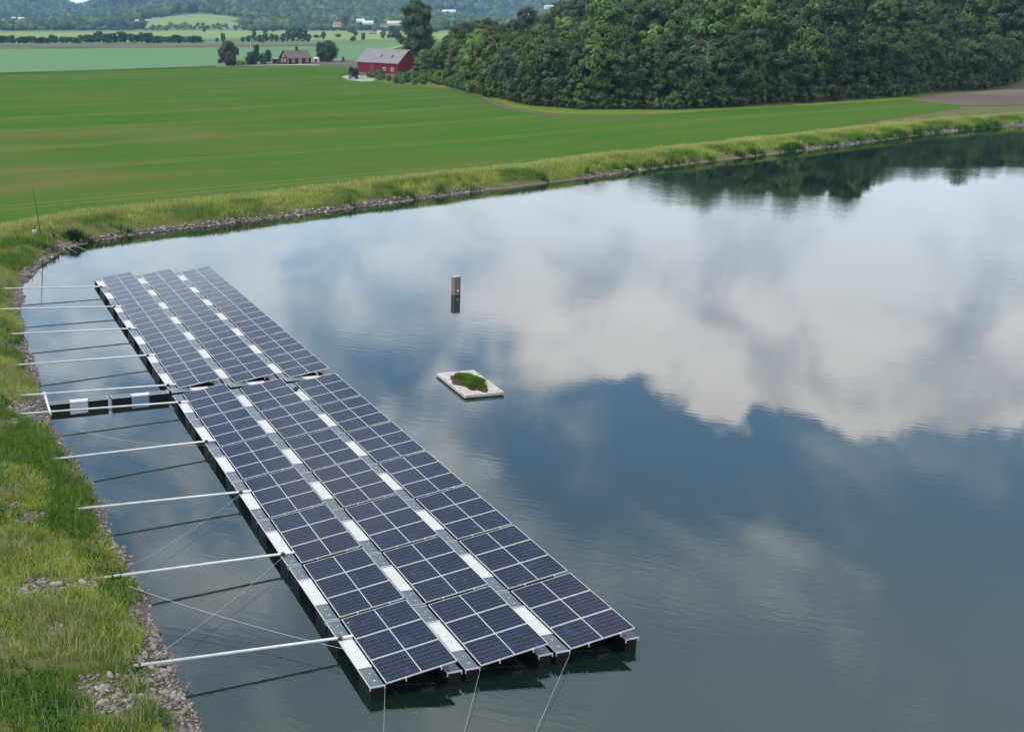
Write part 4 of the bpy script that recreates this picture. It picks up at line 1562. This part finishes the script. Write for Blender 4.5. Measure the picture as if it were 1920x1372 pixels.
M['pinkroof'] = mat('pale_tile_roof', (0.56, 0.44, 0.41), 0.85, 0.2)
M['whiteroof'] = mat('pale_sheet_roof', (0.60, 0.64, 0.63), 0.6, 0.3)
M['tile'] = mat('orange_tile_roof', (0.42, 0.18, 0.11), 0.85, 0.2)
M['steelroof'] = mat('grey_sheet_roof', (0.20, 0.20, 0.23), 0.7, 0.3)


def gable_house(name, label, loc, rz, L, D, wh, rh, mw, mr, over=0.35, cat='building', trim=None, plank=False):
    """front on local -y, ridge along x; parts: wall, roof"""
    root = new_obj(name, None, None, loc, (0, 0, rz))
    b = MB()
    b.add([(-L / 2, -D / 2, -0.4), (L / 2, -D / 2, -0.4), (L / 2, D / 2, -0.4), (-L / 2, D / 2, -0.4), (-L / 2, -D / 2, wh), (L / 2, -D / 2, wh), (L / 2, D / 2, wh), (-L / 2, D / 2, wh), (-L / 2, 0, wh + rh), (L / 2, 0, wh + rh)],
          [(3, 2, 1, 0), (0, 1, 5, 4), (2, 3, 7, 6), (1, 2, 6, 9, 5), (3, 0, 4, 8, 7), (4, 5, 9, 8), (6, 7, 8, 9)])
    if plank:            # cover battens on the long front and right gable
        nb_ = int(L / 0.45)
        for k in range(nb_):
            x = -L / 2 + 0.2 + k * (L - 0.4) / (nb_ - 1)
            b.box(x - 0.03, x + 0.03, -D / 2 - 0.03, -D / 2, 0.05, wh - 0.02)
    b.build('wall', mw, root)
    sl = math.atan2(rh, D / 2)
    t = 0.14
    ext = over
    r = MB()
    for sg in (-1, 1):
        e = sg * (D / 2 + ext * math.cos(sl))
        ze = wh - ext * math.sin(sl)
        A = [(-L / 2 - over, e, ze + 0.02), (L / 2 + over, e, ze + 0.02), (L / 2 + over, 0, wh + rh + 0.02), (-L / 2 - over, 0, wh + rh + 0.02)]
        Bt = [(x, y, z + t) for x, y, z in A]
        vs = A + Bt
        r.add(vs, [(0, 1, 2, 3), (7, 6, 5, 4), (0, 4, 5, 1), (1, 5, 6, 2), (2, 6, 7, 3), (3, 7, 4, 0)])
    rf = r.build('roof', mr, root)
    tag(root, label, cat)
    return root, rf, sl


def window(root, x, z, w, h, y, sx=0, frame='white', name='window', bars=True):
    """window on the front (sx=0) or the left/right gable (sx=-1/1; then x is along y)"""
    fr = MB()
    gl_ = MB()

    def bx(m, a0, a1, z0, z1, d0, d1):
        if sx == 0:
            m.box(a0, a1, y - d1, y - d0, z0, z1)
        else:
            xx0, xx1 = sorted((y * 1.0 + sx * d0, y * 1.0 + sx * d1))
            m.box(xx0, xx1, a0, a1, z0, z1)
    f = 0.12 if w > 0.8 else 0.09
    bx(fr, x - w / 2 - f, x + w / 2 + f, z - f, z, 0.005, 0.07)
    bx(fr, x - w / 2 - f, x + w / 2 + f, z + h, z + h + f, 0.005, 0.07)
    bx(fr, x - w / 2 - f, x - w / 2, z, z + h, 0.005, 0.07)
    bx(fr, x + w / 2, x + w / 2 + f, z, z + h, 0.005, 0.07)
    if bars:
        bx(fr, x - 0.03, x + 0.03, z, z + h, 0.03, 0.06)
        bx(fr, x - w / 2, x - 0.03, z + h * .6, z + h * .6 + .05, 0.03, 0.06)
        bx(fr, x + 0.03, x + w / 2, z + h * .6, z + h * .6 + .05, 0.03, 0.06)
    bx(gl_, x - w / 2, x + w / 2, z, z + h, 0.005, 0.025)
    o = fr.build(name, M[frame], root)
    gl_.build('pane', M['glass'], o)
    return o


# red barn
bl, br = at(670, 137.5), at(746, 142.2)
bv = br - bl
BLn = float(np.linalg.norm(bv[:2]))
brz = math.atan2(bv[1], bv[0])
ppm = 7.15
BD = 6.6
mid = (bl + br) / 2
nrm = np.array([-math.sin(brz), math.cos(brz)])
cen = mid[:2] + nrm * BD / 2
barn, brf, bsl = gable_house('barn', 'red wooden barn with a wide grey roof at the field edge', (cen[0], cen[1], GZ), brz, BLn, BD, 3.25, 3.1, M['red'], M['roof'], 0.45, 'barn', plank=True)
MB().box(-BLn / 2 - .03, BLn / 2 + .03, -BD / 2 - .05, BD / 2 + .05, -0.4, 0.32).build('plinth', mat('stone_plinth', (0.17, 0.14, 0.125), 0.9, var=(0.10, 0.09, 0.085), var_scale=2), barn)
dr = MB()
for k in range(8):
    x0 = -BLn * 0.185 + k * 0.30
    dr.box(x0, x0 + 0.285, -BD / 2 - 0.10, -BD / 2 - 0.035, 0.33, 2.75)
door = dr.build('door', M['reddoor'], barn)
MB().box(-BLn * 0.185 - .1, -BLn * .185 + 2.5, -BD / 2 - .13, -BD / 2 - 0.04, 2.76, 2.9).build('door_track', M['dark'], door)
for fx in (0.175, 0.37):
    window(barn, BLn * fx, 1.15, 0.85, 0.62, -BD / 2 - 0.03, 0, 'white', bars=False)
for fx in (0.0, 0.27):
    s_ = MB()
    yy0, zz0 = -BD / 2 * 0.55, 3.25 + 3.1 * 0.45
    nx_, nz_ = -math.sin(bsl), math.cos(bsl)
    ty, tz = math.cos(bsl), math.sin(bsl)
    vs = []
    for q in (0.15, 0.20):
        for a, c in ((-.35, -.45), (.35, -.45), (.35, .45), (-.35, .45)):
            vs.append((BLn * fx + a, yy0 + c * ty + nx_ * q, zz0 + c * tz + nz_ * q + 0.02))
    s_.add(vs, [(3, 2, 1, 0), (4, 5, 6, 7), (0, 1, 5, 4), (1, 2, 6, 5), (2, 3, 7, 6), (3, 0, 4, 7)])
    s_.build('roof_light', M['glass'], brf)
vb = MB()
for sg in (-1, 1):
    vb.box(sg * (BLn / 2 + .47) - .03, sg * (BLn / 2 + .47) + .03, -.12, .12, 6.38, 6.62)
vb.build('ridge_end', M['white'], brf)

# dark red cottage
hl_, hr_ = at(540, 120.6), at(583.5, 119.6)
hv = hr_ - hl_
HL = float(np.linalg.norm(hv[:2]))
hrz = math.atan2(hv[1], hv[0])
nrm = np.array([-math.sin(hrz), math.cos(hrz)])
HD = 5.6
cen = (hl_[:2] + hr_[:2]) / 2 + nrm * HD / 2
cot, crf, csl = gable_house('cottage', 'small dark red cottage with white windows and a chimney', (cen[0], cen[1], GZ), hrz, HL, HD, 1.9, 2.35, M['darkred'], M['oldroof'], 0.3, 'cottage', plank=True)
for fx in (-0.27, 0.32):
    window(cot, HL * fx, 0.62, 0.85, 0.85, -HD / 2 - 0.03)
cd = MB().box(HL * 0.02 - .42, HL * .02 + .42, -HD / 2 - .09, -HD / 2 - .035, 0.02, 1.75).build('door', mat('grey_door', (0.33, 0.31, 0.27), 0.7), cot)
dt = MB()
for sx_ in (-.5, .5):
    dt.box(HL * 0.02 + sx_ - .06, HL * 0.02 + sx_ + .06, -HD / 2 - .10, -HD / 2 - .035, 0.02, 1.85)
dt.build('door_frame', M['white'], cd)
window(cot, -0.95, 0.62, 0.75, 0.95, -HL / 2, -1)
window(cot, 0.95, 0.62, 0.75, 0.95, -HL / 2, -1)
window(cot, 0.0, 2.3, 0.75, 0.9, -HL / 2, -1)
tm = MB()
for sx_ in (-1, 1):
    tm.box(sx_ * (HL / 2 + .01) - .07, sx_ * (HL / 2 + .01) + .07, -HD / 2 - .07, -HD / 2 - .035, 0.0, 1.86)
tm.build('corner_board', M['white'], cot)
ch = MB().box(HL * .06 - .3, HL * .06 + .3, -.35, .35, 3.6, 5.35)
ch.box(HL * .06 - .36, HL * .06 + .36, -.41, .41, 5.35, 5.5)
ch.build('chimney', M['dark'], crf)

# small dark red shed and pale hut
q = at(518.5, 119.5)
sh, _, _ = gable_house('shed', 'tiny dark red shed left of the cottage', (q[0], q[1] + 1.5, GZ), R(12), 2.7, 2.4, 1.35, 0.35, M['darkred'], M['steelroof'], 0.15, 'shed')
MB().box(-0.5, 0.3, -1.26, -1.21, 0.05, 1.2).build('door', M['reddoor'], sh)
q = at(577.5 + 18, 117.2)
sh, _, _ = gable_house('hut', 'small pale hut under the wide dark tree', (q[0] - 0.3, q[1] - 2.2, GZ), R(-30), 1.5, 1.4, 1.3, 0.3, M['cream'], M['whiteroof'], 0.12, 'hut')
MB().box(-0.4, 0.6, -0.76, -0.71, 0.05, 1.2).build('door', M['dark'], sh)  # dark door panel stands in for the shade on the hut front

# flagpole
q = at(470.5, 120.5)
fp = new_obj('flagpole', None, None, (q[0], q[1], GZ))
MB().tube([(0, 0, 0), (0, 0, 4), (0, 0, 7.7)], [0.10, 0.08, 0.05], 10).build('pole', M['white'], fp)
MB().disc((0, 0, 7.78), (0, 0, 1), 0.11, 0.14, 10).build('knob', M['cap'], fp)
MB().cbox(-0.25, 0.25, -0.25, 0.25, -0.2, 0.22, 0.03).build('base', M['concrete'], fp)
tag(fp, 'tall white flagpole beside the farm track', 'flagpole')

# black hose reel on its wheeled frame
q = at(663, 149.3)
hr = new_obj('hose_reel', None, None, (q[0], q[1], GZ + 0.08), (0, 0, R(38)))
M['hose'] = mat('black_hose', (0.008, 0.009, 0.012), 0.32, 0.5)
M['reelsteel'] = mat('dark_painted_steel', (0.014, 0.016, 0.022), 0.4, 0.5, var=(0.05, 0.05, 0.055), var_scale=2)
cz, cr = 1.78, 1.24
cm = MB()
for k in range(9):           # hose turns wound on the drum
    x = -0.62 + k * 0.155
    rr = 1.14 - 0.05 * abs(k - 4) ** 1.3 * 0.35
    cm.tube([(x, rr * math.cos(w), cz + rr * math.sin(w)) for w in np.linspace(0, 2 * math.pi, 25)], 0.085, 6, cap=False)
cm.disc((0, 0, cz), (1, 0, 0), 1.12, 1.3, 28)
cm.build('hose_coil', M['hose'], hr, smooth=True)
for sx_ in (-0.76, 0.76):
    fl = MB()
    fl.tube([(sx_, cr * math.cos(w), cz + cr * math.sin(w)) for w in np.linspace(0, 2 * math.pi, 33)], 0.05, 6, cap=False)
    for k in range(8):
        w = k * math.pi / 4
        fl.tube([(sx_, 0.12 * math.cos(w), cz + 0.12 * math.sin(w)), (sx_, cr * math.cos(w), cz + cr * math.sin(w))], 0.035, 5)
    fl.disc((sx_, 0, cz), (1, 0, 0), 0.2, 0.12, 14)
    fl.build('drum_flange', M['reelsteel'], hr)
fm = MB()
for sx_ in (-0.92, 0.92):
    fm.tube([(sx_, -0.6, 0.42), (sx_, 0, cz), (sx_, 0.6, 0.42)], 0.06, 6)
    fm.tube([(sx_, -1.0, 0.42), (sx_, 1.0, 0.42)], 0.07, 6)
fm.tube([(-0.92, -0.9, 0.42), (0.92, -0.9, 0.42)], 0.06, 6)
fm.tube([(-0.92, 0.9, 0.42), (0.92, 0.9, 0.42)], 0.06, 6)
fm.build('frame', M['reelsteel'], hr)
MB().tube([(0.3, -0.9, 0.42), (1.3, -1.6, 0.5), (2.3, -1.9, 0.32)], [0.07, 0.06, 0.05], 6).build('drawbar', M['reelsteel'], hr)
for sx_ in (-1.08, 1.08):
    wh = MB().disc((sx_, 0.2, 0.34), (1, 0, 0), 0.36, 0.22, 20).build('wheel', M['black'], hr)
    MB().disc((sx_ * 1.08, 0.2, 0.34), (1, 0, 0), 0.17, 0.1, 14).build('rim', M['alu'], wh)
for sx_ in (-0.6, 0.6):
    MB().tube([(sx_, -0.95, 0.45), (sx_ * 1.3, -1.35, 0.02)], 0.05, 6).build('support_leg', M['reelsteel'], hr)
tag(hr, 'big black hose reel on a wheeled frame before the barn', 'hose reel')


# far farms and houses
def far_house(name, x, y, w_px, wall_px, roof_px, mw, mr, label, rz=0.0, Y=None, depth=None, wins=0):
    if Y is None:
        q = at(x, y)
        X_, Y_ = q[0], q[1]
        z = GZ
    else:
        P_ = atY(x, y, Y)
        X_, Y_ = P_[0], Y
        z = min(gz(X_, Y_), P_[2]) - 0.3 if abs(gz(X_, Y_) - P_[2]) < 6 else P_[2] - 0.3
    ppm_ = F_PX / Y_
    Lh = w_px / ppm_
    Dh = depth or min(Lh * 0.6, 11)
    root, rf_, _ = gable_house(name, label, (X_, Y_ + Dh / 2, z), rz, Lh, Dh, wall_px / ppm_, roof_px / ppm_, mw, mr, 0.3, 'building')
    for k in range(wins):
        xw = -Lh / 2 + Lh * (k + 0.5) / wins
        window(root, xw, wall_px / ppm_ * 0.35, min(1.2, Lh / wins * .4), wall_px / ppm_ * 0.35, -Dh / 2 - 0.02, 0, 'white', bars=False)
    return root


FB = [('farm_building', 267, 44, 27, 3.2, 3.2, 'red', 'pinkroof', 'long red farm building with pale roof on the far slope', 0.1, 1880, None, 4),
      ('farm_house', 292, 43.5, 16, 3.6, 6.0, 'white', 'steelroof', 'white farmhouse with dark grey roof on the far slope', -0.05, 1890, 12, 3),
      ('greenhouse', 237, 42.5, 24, 1.4, 1.6, 'white', 'whiteroof', 'low white sheds left of the long red farm building', 0.05, 1870, 8, 0),
      ('village_house', 25, 38.5, 7, 3.0, 3.0, 'white', 'whiteroof', 'small white house leftmost of the far hamlet', 0.3, 1900, None, 2),
      ('village_house', 39, 39.5, 11, 3.5, 3.0, 'white', 'whiteroof', 'larger white house in the far left hamlet', -0.1, 1880, None, 2),
      ('village_house', 56, 50.0, 15, 2.6, 3.2, 'cream', 'pinkroof', 'low pale house at the far field edge', 0.1, 1740, None, 3),
      ('village_house', 107, 45, 8, 3.6, 4.2, 'white', 'tile', 'white house with an orange gable in the far trees', 0.7, 1800, None, 2),
      ('village_house', 118, 48, 10, 1.8, 2.2, 'cream', 'tile', 'small low house beside the orange gable house', -0.2, 1760, None, 2),
      ('village_house', 2, 41, 8, 2.0, 2.0, 'white', 'whiteroof', 'pale house cut by the left edge of the far hamlet', 0.1, 1850, None, 1),
      ('village_house', 345, 43, 12, 2.0, 3.0, 'white', 'whiteroof', 'white house half hidden right of the far farm', 0.2, 1900, None, 2),
      ('village_house', 632, 50, 13, 4.0, 4.2, 'cream', 'tile', 'cream house with an orange roof at the wooded foot', 0.25, 1560, None, 3),
      ('farm_shed', 676, 41.5, 15, 2.5, 3.0, 'whiteroof', 'whiteroof', 'pale roofed far shed, upper of the two behind the trees', 0.0, 1640, None, 0),
      ('farm_shed', 690, 45.5, 19, 2.8, 3.2, 'whiteroof', 'whiteroof', 'long pale roofed far shed right of the cream house', -0.1, 1600, None, 2),
      ('farm_shed', 742, 47.0, 30, 2.8, 4.4, 'cream', 'pinkroof', 'wide far farm building with a pinkish roof left of tall tree', 0.05, 1450, 14, 4),
      ('village_house', 711, 57.0, 8, 3.2, 3.2, 'white', 'pinkroof', 'small white gabled house below the wide pinkish roof', 0.6, 1300, None, 2),
      ('village_house', 720, 50.0, 12, 2.5, 3.0, 'cream', 'oldroof', 'brown roofed house left of the wide pinkish roof', 0.2, 1400, None, 2),
      ('farm_shed', 700, 58.0, 12, 2.4, 2.4, 'darkred', 'steelroof', 'small dark shed at the far meadow edge', 0.1, 1280, None, 1),
      ('farm_shed', 842, 24.0, 24, 2.0, 3.0, 'white', 'whiteroof', 'pale building high on the hazy hillside', 0.1, 2500, 14, 3),
      ('factory', 1040, 17.0, 34, 4.5, 1.8, 'white', 'whiteroof', 'long white building among far trees over the wood', 0.05, 2500, 16, 6)]
for nm, x, y, wpx, wl, rf_, mw, mr, lab, rz, Yd, dep, wi in FB:
    far_house(nm, x, y, wpx, wl, rf_, M[mw], M[mr], lab, rz, Yd, dep, wi)
q = at(648, 52.0)
P_ = atY(648, 49, 1540)
tree(v_purple, P_[0], 1540, 'dark purple leaved tree right of the cream house', None, 1.1, z=P_[2] - 1)

# ------------------------------------------------------------------ far woods: one mass
def lump_mesh(r, kind):
    """one far tree, unit height; crown lump + loose sprays"""
    if kind == 'con':
        n = 7
        V, Fc = [], []
        for z0, z1, rad in ((0.08, 0.55, 0.30), (0.35, 0.8, 0.21), (0.6, 1.0, 0.12)):
            o = len(V)
            for k in range(n):
                a = 6.283 * k / n + r.uniform(-.2, .2)
                q = rad * r.uniform(.7, 1.2)
                V.append((q * math.cos(a), q * math.sin(a), z0 + r.uniform(-.05, .05)))
            V.append((0, 0, z1))
            Fc += [(o + k, o + (k + 1) % n, o + n) for k in range(n)]
        return np.array(V), np.array(Fc)
    V = IV1.copy()
    V = V * (1 + r.normal(0, 0.16, (len(V), 1))) * np.array([0.40, 0.40, 0.44]) + np.array([0, 0, 0.52])
    Fc = [tuple(f) for f in IF1]
    V = [tuple(p) for p in V]
    for _ in range(22):
        d = r.normal(size=3)
        d /= np.linalg.norm(d)
        if d[2] < -0.3:
            d[2] *= -1
        c = d * np.array([.42, .42, .46]) * r.uniform(.85, 1.12) + np.array([0, 0, .52])
        o = len(V)
        for _k in range(3):
            V.append(tuple(c + r.normal(0, .085, 3)))
        Fc.append((o, o + 1, o + 2))
    return np.array(V), np.array(Fc)


r_f = np.random.default_rng(5)
LUMPS = [lump_mesh(r_f, 'dec') for _ in range(7)] + [lump_mesh(r_f, 'con') for _ in range(3)]


def far_wood(name, P, H, kinds, label, wide=1.0):
    V, Fc, C = [], [], []
    o = 0
    z = ground_z(P)
    for i in range(len(P)):
        v, f = LUMPS[kinds[i]]
        a = r_f.uniform(0, 6.28)
        ca, sa = math.cos(a), math.sin(a)
        wd = wide * r_f.uniform(.85, 1.35) if kinds[i] < 7 else 1.0
        w = np.column_stack([(v[:, 0] * ca - v[:, 1] * sa) * wd, (v[:, 0] * sa + v[:, 1] * ca) * wd, v[:, 2]]) * H[i]
        V.append(w + np.array([P[i, 0], P[i, 1], z[i]]))
        Fc.append(f + o)
        o += len(v)
        if kinds[i] < 7:
            c = np.array([0.050, 0.088, 0.026]) + r_f.random() ** 1.5 * np.array([0.14, 0.15, 0.045])
        else:
            c = np.array([0.022, 0.042, 0.02]) * r_f.uniform(.8, 1.3)
        C.append(np.tile(c, (len(v), 1)))
    me = np_mesh(name, np.concatenate(V), np.concatenate(Fc), M['tint'], color=np.concatenate(C))
    tag(new_obj(name, me), label, 'wood', None, 'stuff')
    print(name, len(P))


P, Hh, K = [], [], []
Yd = 1700.0
bxy = np.array([[(x - PX) / F_PX * Yb, Yb, w / F_PX * Yb] for _, x, y, w, _, _, _, _, _, _, Yb, _, _ in FB])
while Yd < 3650:
    st = 11.5 + (Yd - 1700) * 0.004
    u = -0.335
    while u < 0.24:
        du = st / Yd
        uu = u + random.uniform(-.4, .4) * du
        Yj = Yd + random.uniform(-.4, .4) * st
        u += du
        x = uu * Yj
        if -0.200 < uu < -0.085 and 1715 < Yj < 1975 - 60 * math.sin((uu + .2) * 60):
            continue
        d_ = np.abs(bxy[:, 0] - x) < bxy[:, 2] * 0.65
        if (d_ & (Yj < bxy[:, 1] + 14) & (Yj > bxy[:, 1] - 90)).any():
            continue
        if Yj < 1800 and vnoise(np.array([[x, Yj]]), 0.012, 71)[0] < 0.42:
            continue
        P.append((x, Yj))
        con = vnoise(np.array([[x, Yj]]), 0.006, 73)[0] > 0.56 and Yj > 2000
        K.append(int(r_f.integers(7, 10)) if (con and random.random() < .75) else int(r_f.integers(0, 7)))
        Hh.append(random.uniform(11, 17) * (1.1 if K[-1] >= 7 else 1.0))
    Yd += st * 1.05
far_wood('hill_wood', np.array(P), np.array(Hh), K, 'hazy mixed wood covering the far hills', 1.05)
# bushy hedges along the foot of the hills, in front of the hamlet
P, Hh, K = [], [], []
for k in range(260):
    x = random.uniform(-60, 500)
    if 112 < x < 118 or 74 < x < 79 or 142 < x < 148:
        continue
    Yb = random.uniform(1660, 1720) if x < 330 else random.uniform(1690, 1760)
    P.append(((x - PX) / F_PX * Yb, Yb))
    K.append(int(r_f.integers(0, 7)))
    Hh.append(random.uniform(5, 9) if x < 200 or x > 480 else random.uniform(3, 7))
for k in range(150):
    x = random.uniform(470, 900)
    Yb = random.uniform(1600, 1720) if x < 655 else random.uniform(1330, 1680)
    if any(abs(x - f[1]) < f[3] * 0.62 and Yb < f[10] + 5 for f in FB):
        continue
    P.append(((x - PX) / F_PX * Yb, Yb))
    K.append(int(r_f.integers(0, 7)))
    Hh.append(random.uniform(6, 11))
far_wood('foothill_hedge', np.array(P), np.array(Hh), K, 'bushy hedge line at the foot of the far hills', 1.2)
# wood mass beyond the modelled trees on the right rise
P, Hh, K = [], [], []
for k in range(900):
    Yb = random.uniform(330, 560)
    x = Yb * random.uniform(0.10, 0.62)
    dd, ins = poly_dist(np.array([[x, Yb]]), WOOD)
    if ins[0] and dd[0] > 8 and Yb > 345 + 0.1 * x:
        P.append((x, Yb))
        K.append(int(r_f.integers(0, 7)))
        Hh.append(random.uniform(9, 13))
far_wood('back_wood', np.array(P), np.array(Hh), K, 'dark treetops at the back of the wood on the rise', 0.95)

# ------------------------------------------------------------------ mast and small things on the left bank
q = at(78, 447, 0.62)
ms = new_obj('mast', None, None, (q[0], q[1], gz(q[0], q[1])))
MB().tube([(0, 0, -0.2), (-0.16, 0, 1.5), (-0.36, 0, 3.45)], [0.035, 0.028, 0.012], 7).build('pole', M['dark'], ms)
MB().tube([(-0.27, 0, 2.6), (-0.40, 0, 2.65)], 0.012, 5).build('bracket', M['dark'], ms)
tag(ms, 'thin dark leaning mast on the far left bank', 'mast')
q = at(101, 452, 0.35)
wb = new_obj('anchor_block', None, None, (q[0], q[1], gz(q[0], q[1])), (0, 0, R(25)))
MB().cbox(-0.28, 0.28, -0.12, 0.12, -0.05, 0.28, 0.03).build('block', M['concrete'], wb)
MB().cbox(-0.10, 0.10, -0.16, -0.121, 0.05, 0.40, 0.02).build('plate', M['dark'], wb)
tag(wb, 'grey anchor block at the shore below the thin mast', 'anchor')
for k, (ex, ey) in enumerate([(168, 470), (150, 478), (135, 483)]):
    wire('anchor_wire', sag((q[0] + .2, q[1] - .1, 0.45), at(ex, ey, -0.05), 0.03), ['wire', 'second wire', 'third wire'][k] + ' from the anchor block into the water, ' + ['rightmost', 'middle', 'leftmost'][k], 0.008)
q = at(64, 443, 0.7)
cn = new_obj('canister', None, None, (q[0], q[1], gz(q[0], q[1]) + 0.05), (0.3, 0.2, 0.4))
MB().tube([(0, 0, 0), (0, 0, 0.06), (0, 0, 0.30), (0, 0, 0.34)], [0.12, 0.14, 0.13, 0.08], 12).build('body', M['white'], cn)
MB().tube([(-0.05, 0, 0.345), (-0.06, 0, 0.44)], [0.11, 0.05], 10).build('hood', M['dark'], cn)
tag(cn, 'small white canister with a black top in the grass by the mast', 'canister')

# ------------------------------------------------------------------ haze
hz = bpy.data.materials.new('haze_air')
hz.use_nodes = True
hz.node_tree.nodes.clear()
vo = hz.node_tree.nodes.new('ShaderNodeVolumePrincipled')
vo.inputs['Color'].default_value = (0.34, 0.60, 1.0, 1)
vo.inputs['Density'].default_value = 0.00013
vo.inputs['Anisotropy'].default_value = 0.2
ho = hz.node_tree.nodes.new('ShaderNodeOutputMaterial')
hz.node_tree.links.new(vo.outputs[0], ho.inputs['Volume'])
hob = MB().box(-3400, 3400, -300, 4800, -4.0, 150.0).build('haze', hz)
tag(hob, kind='stuff')
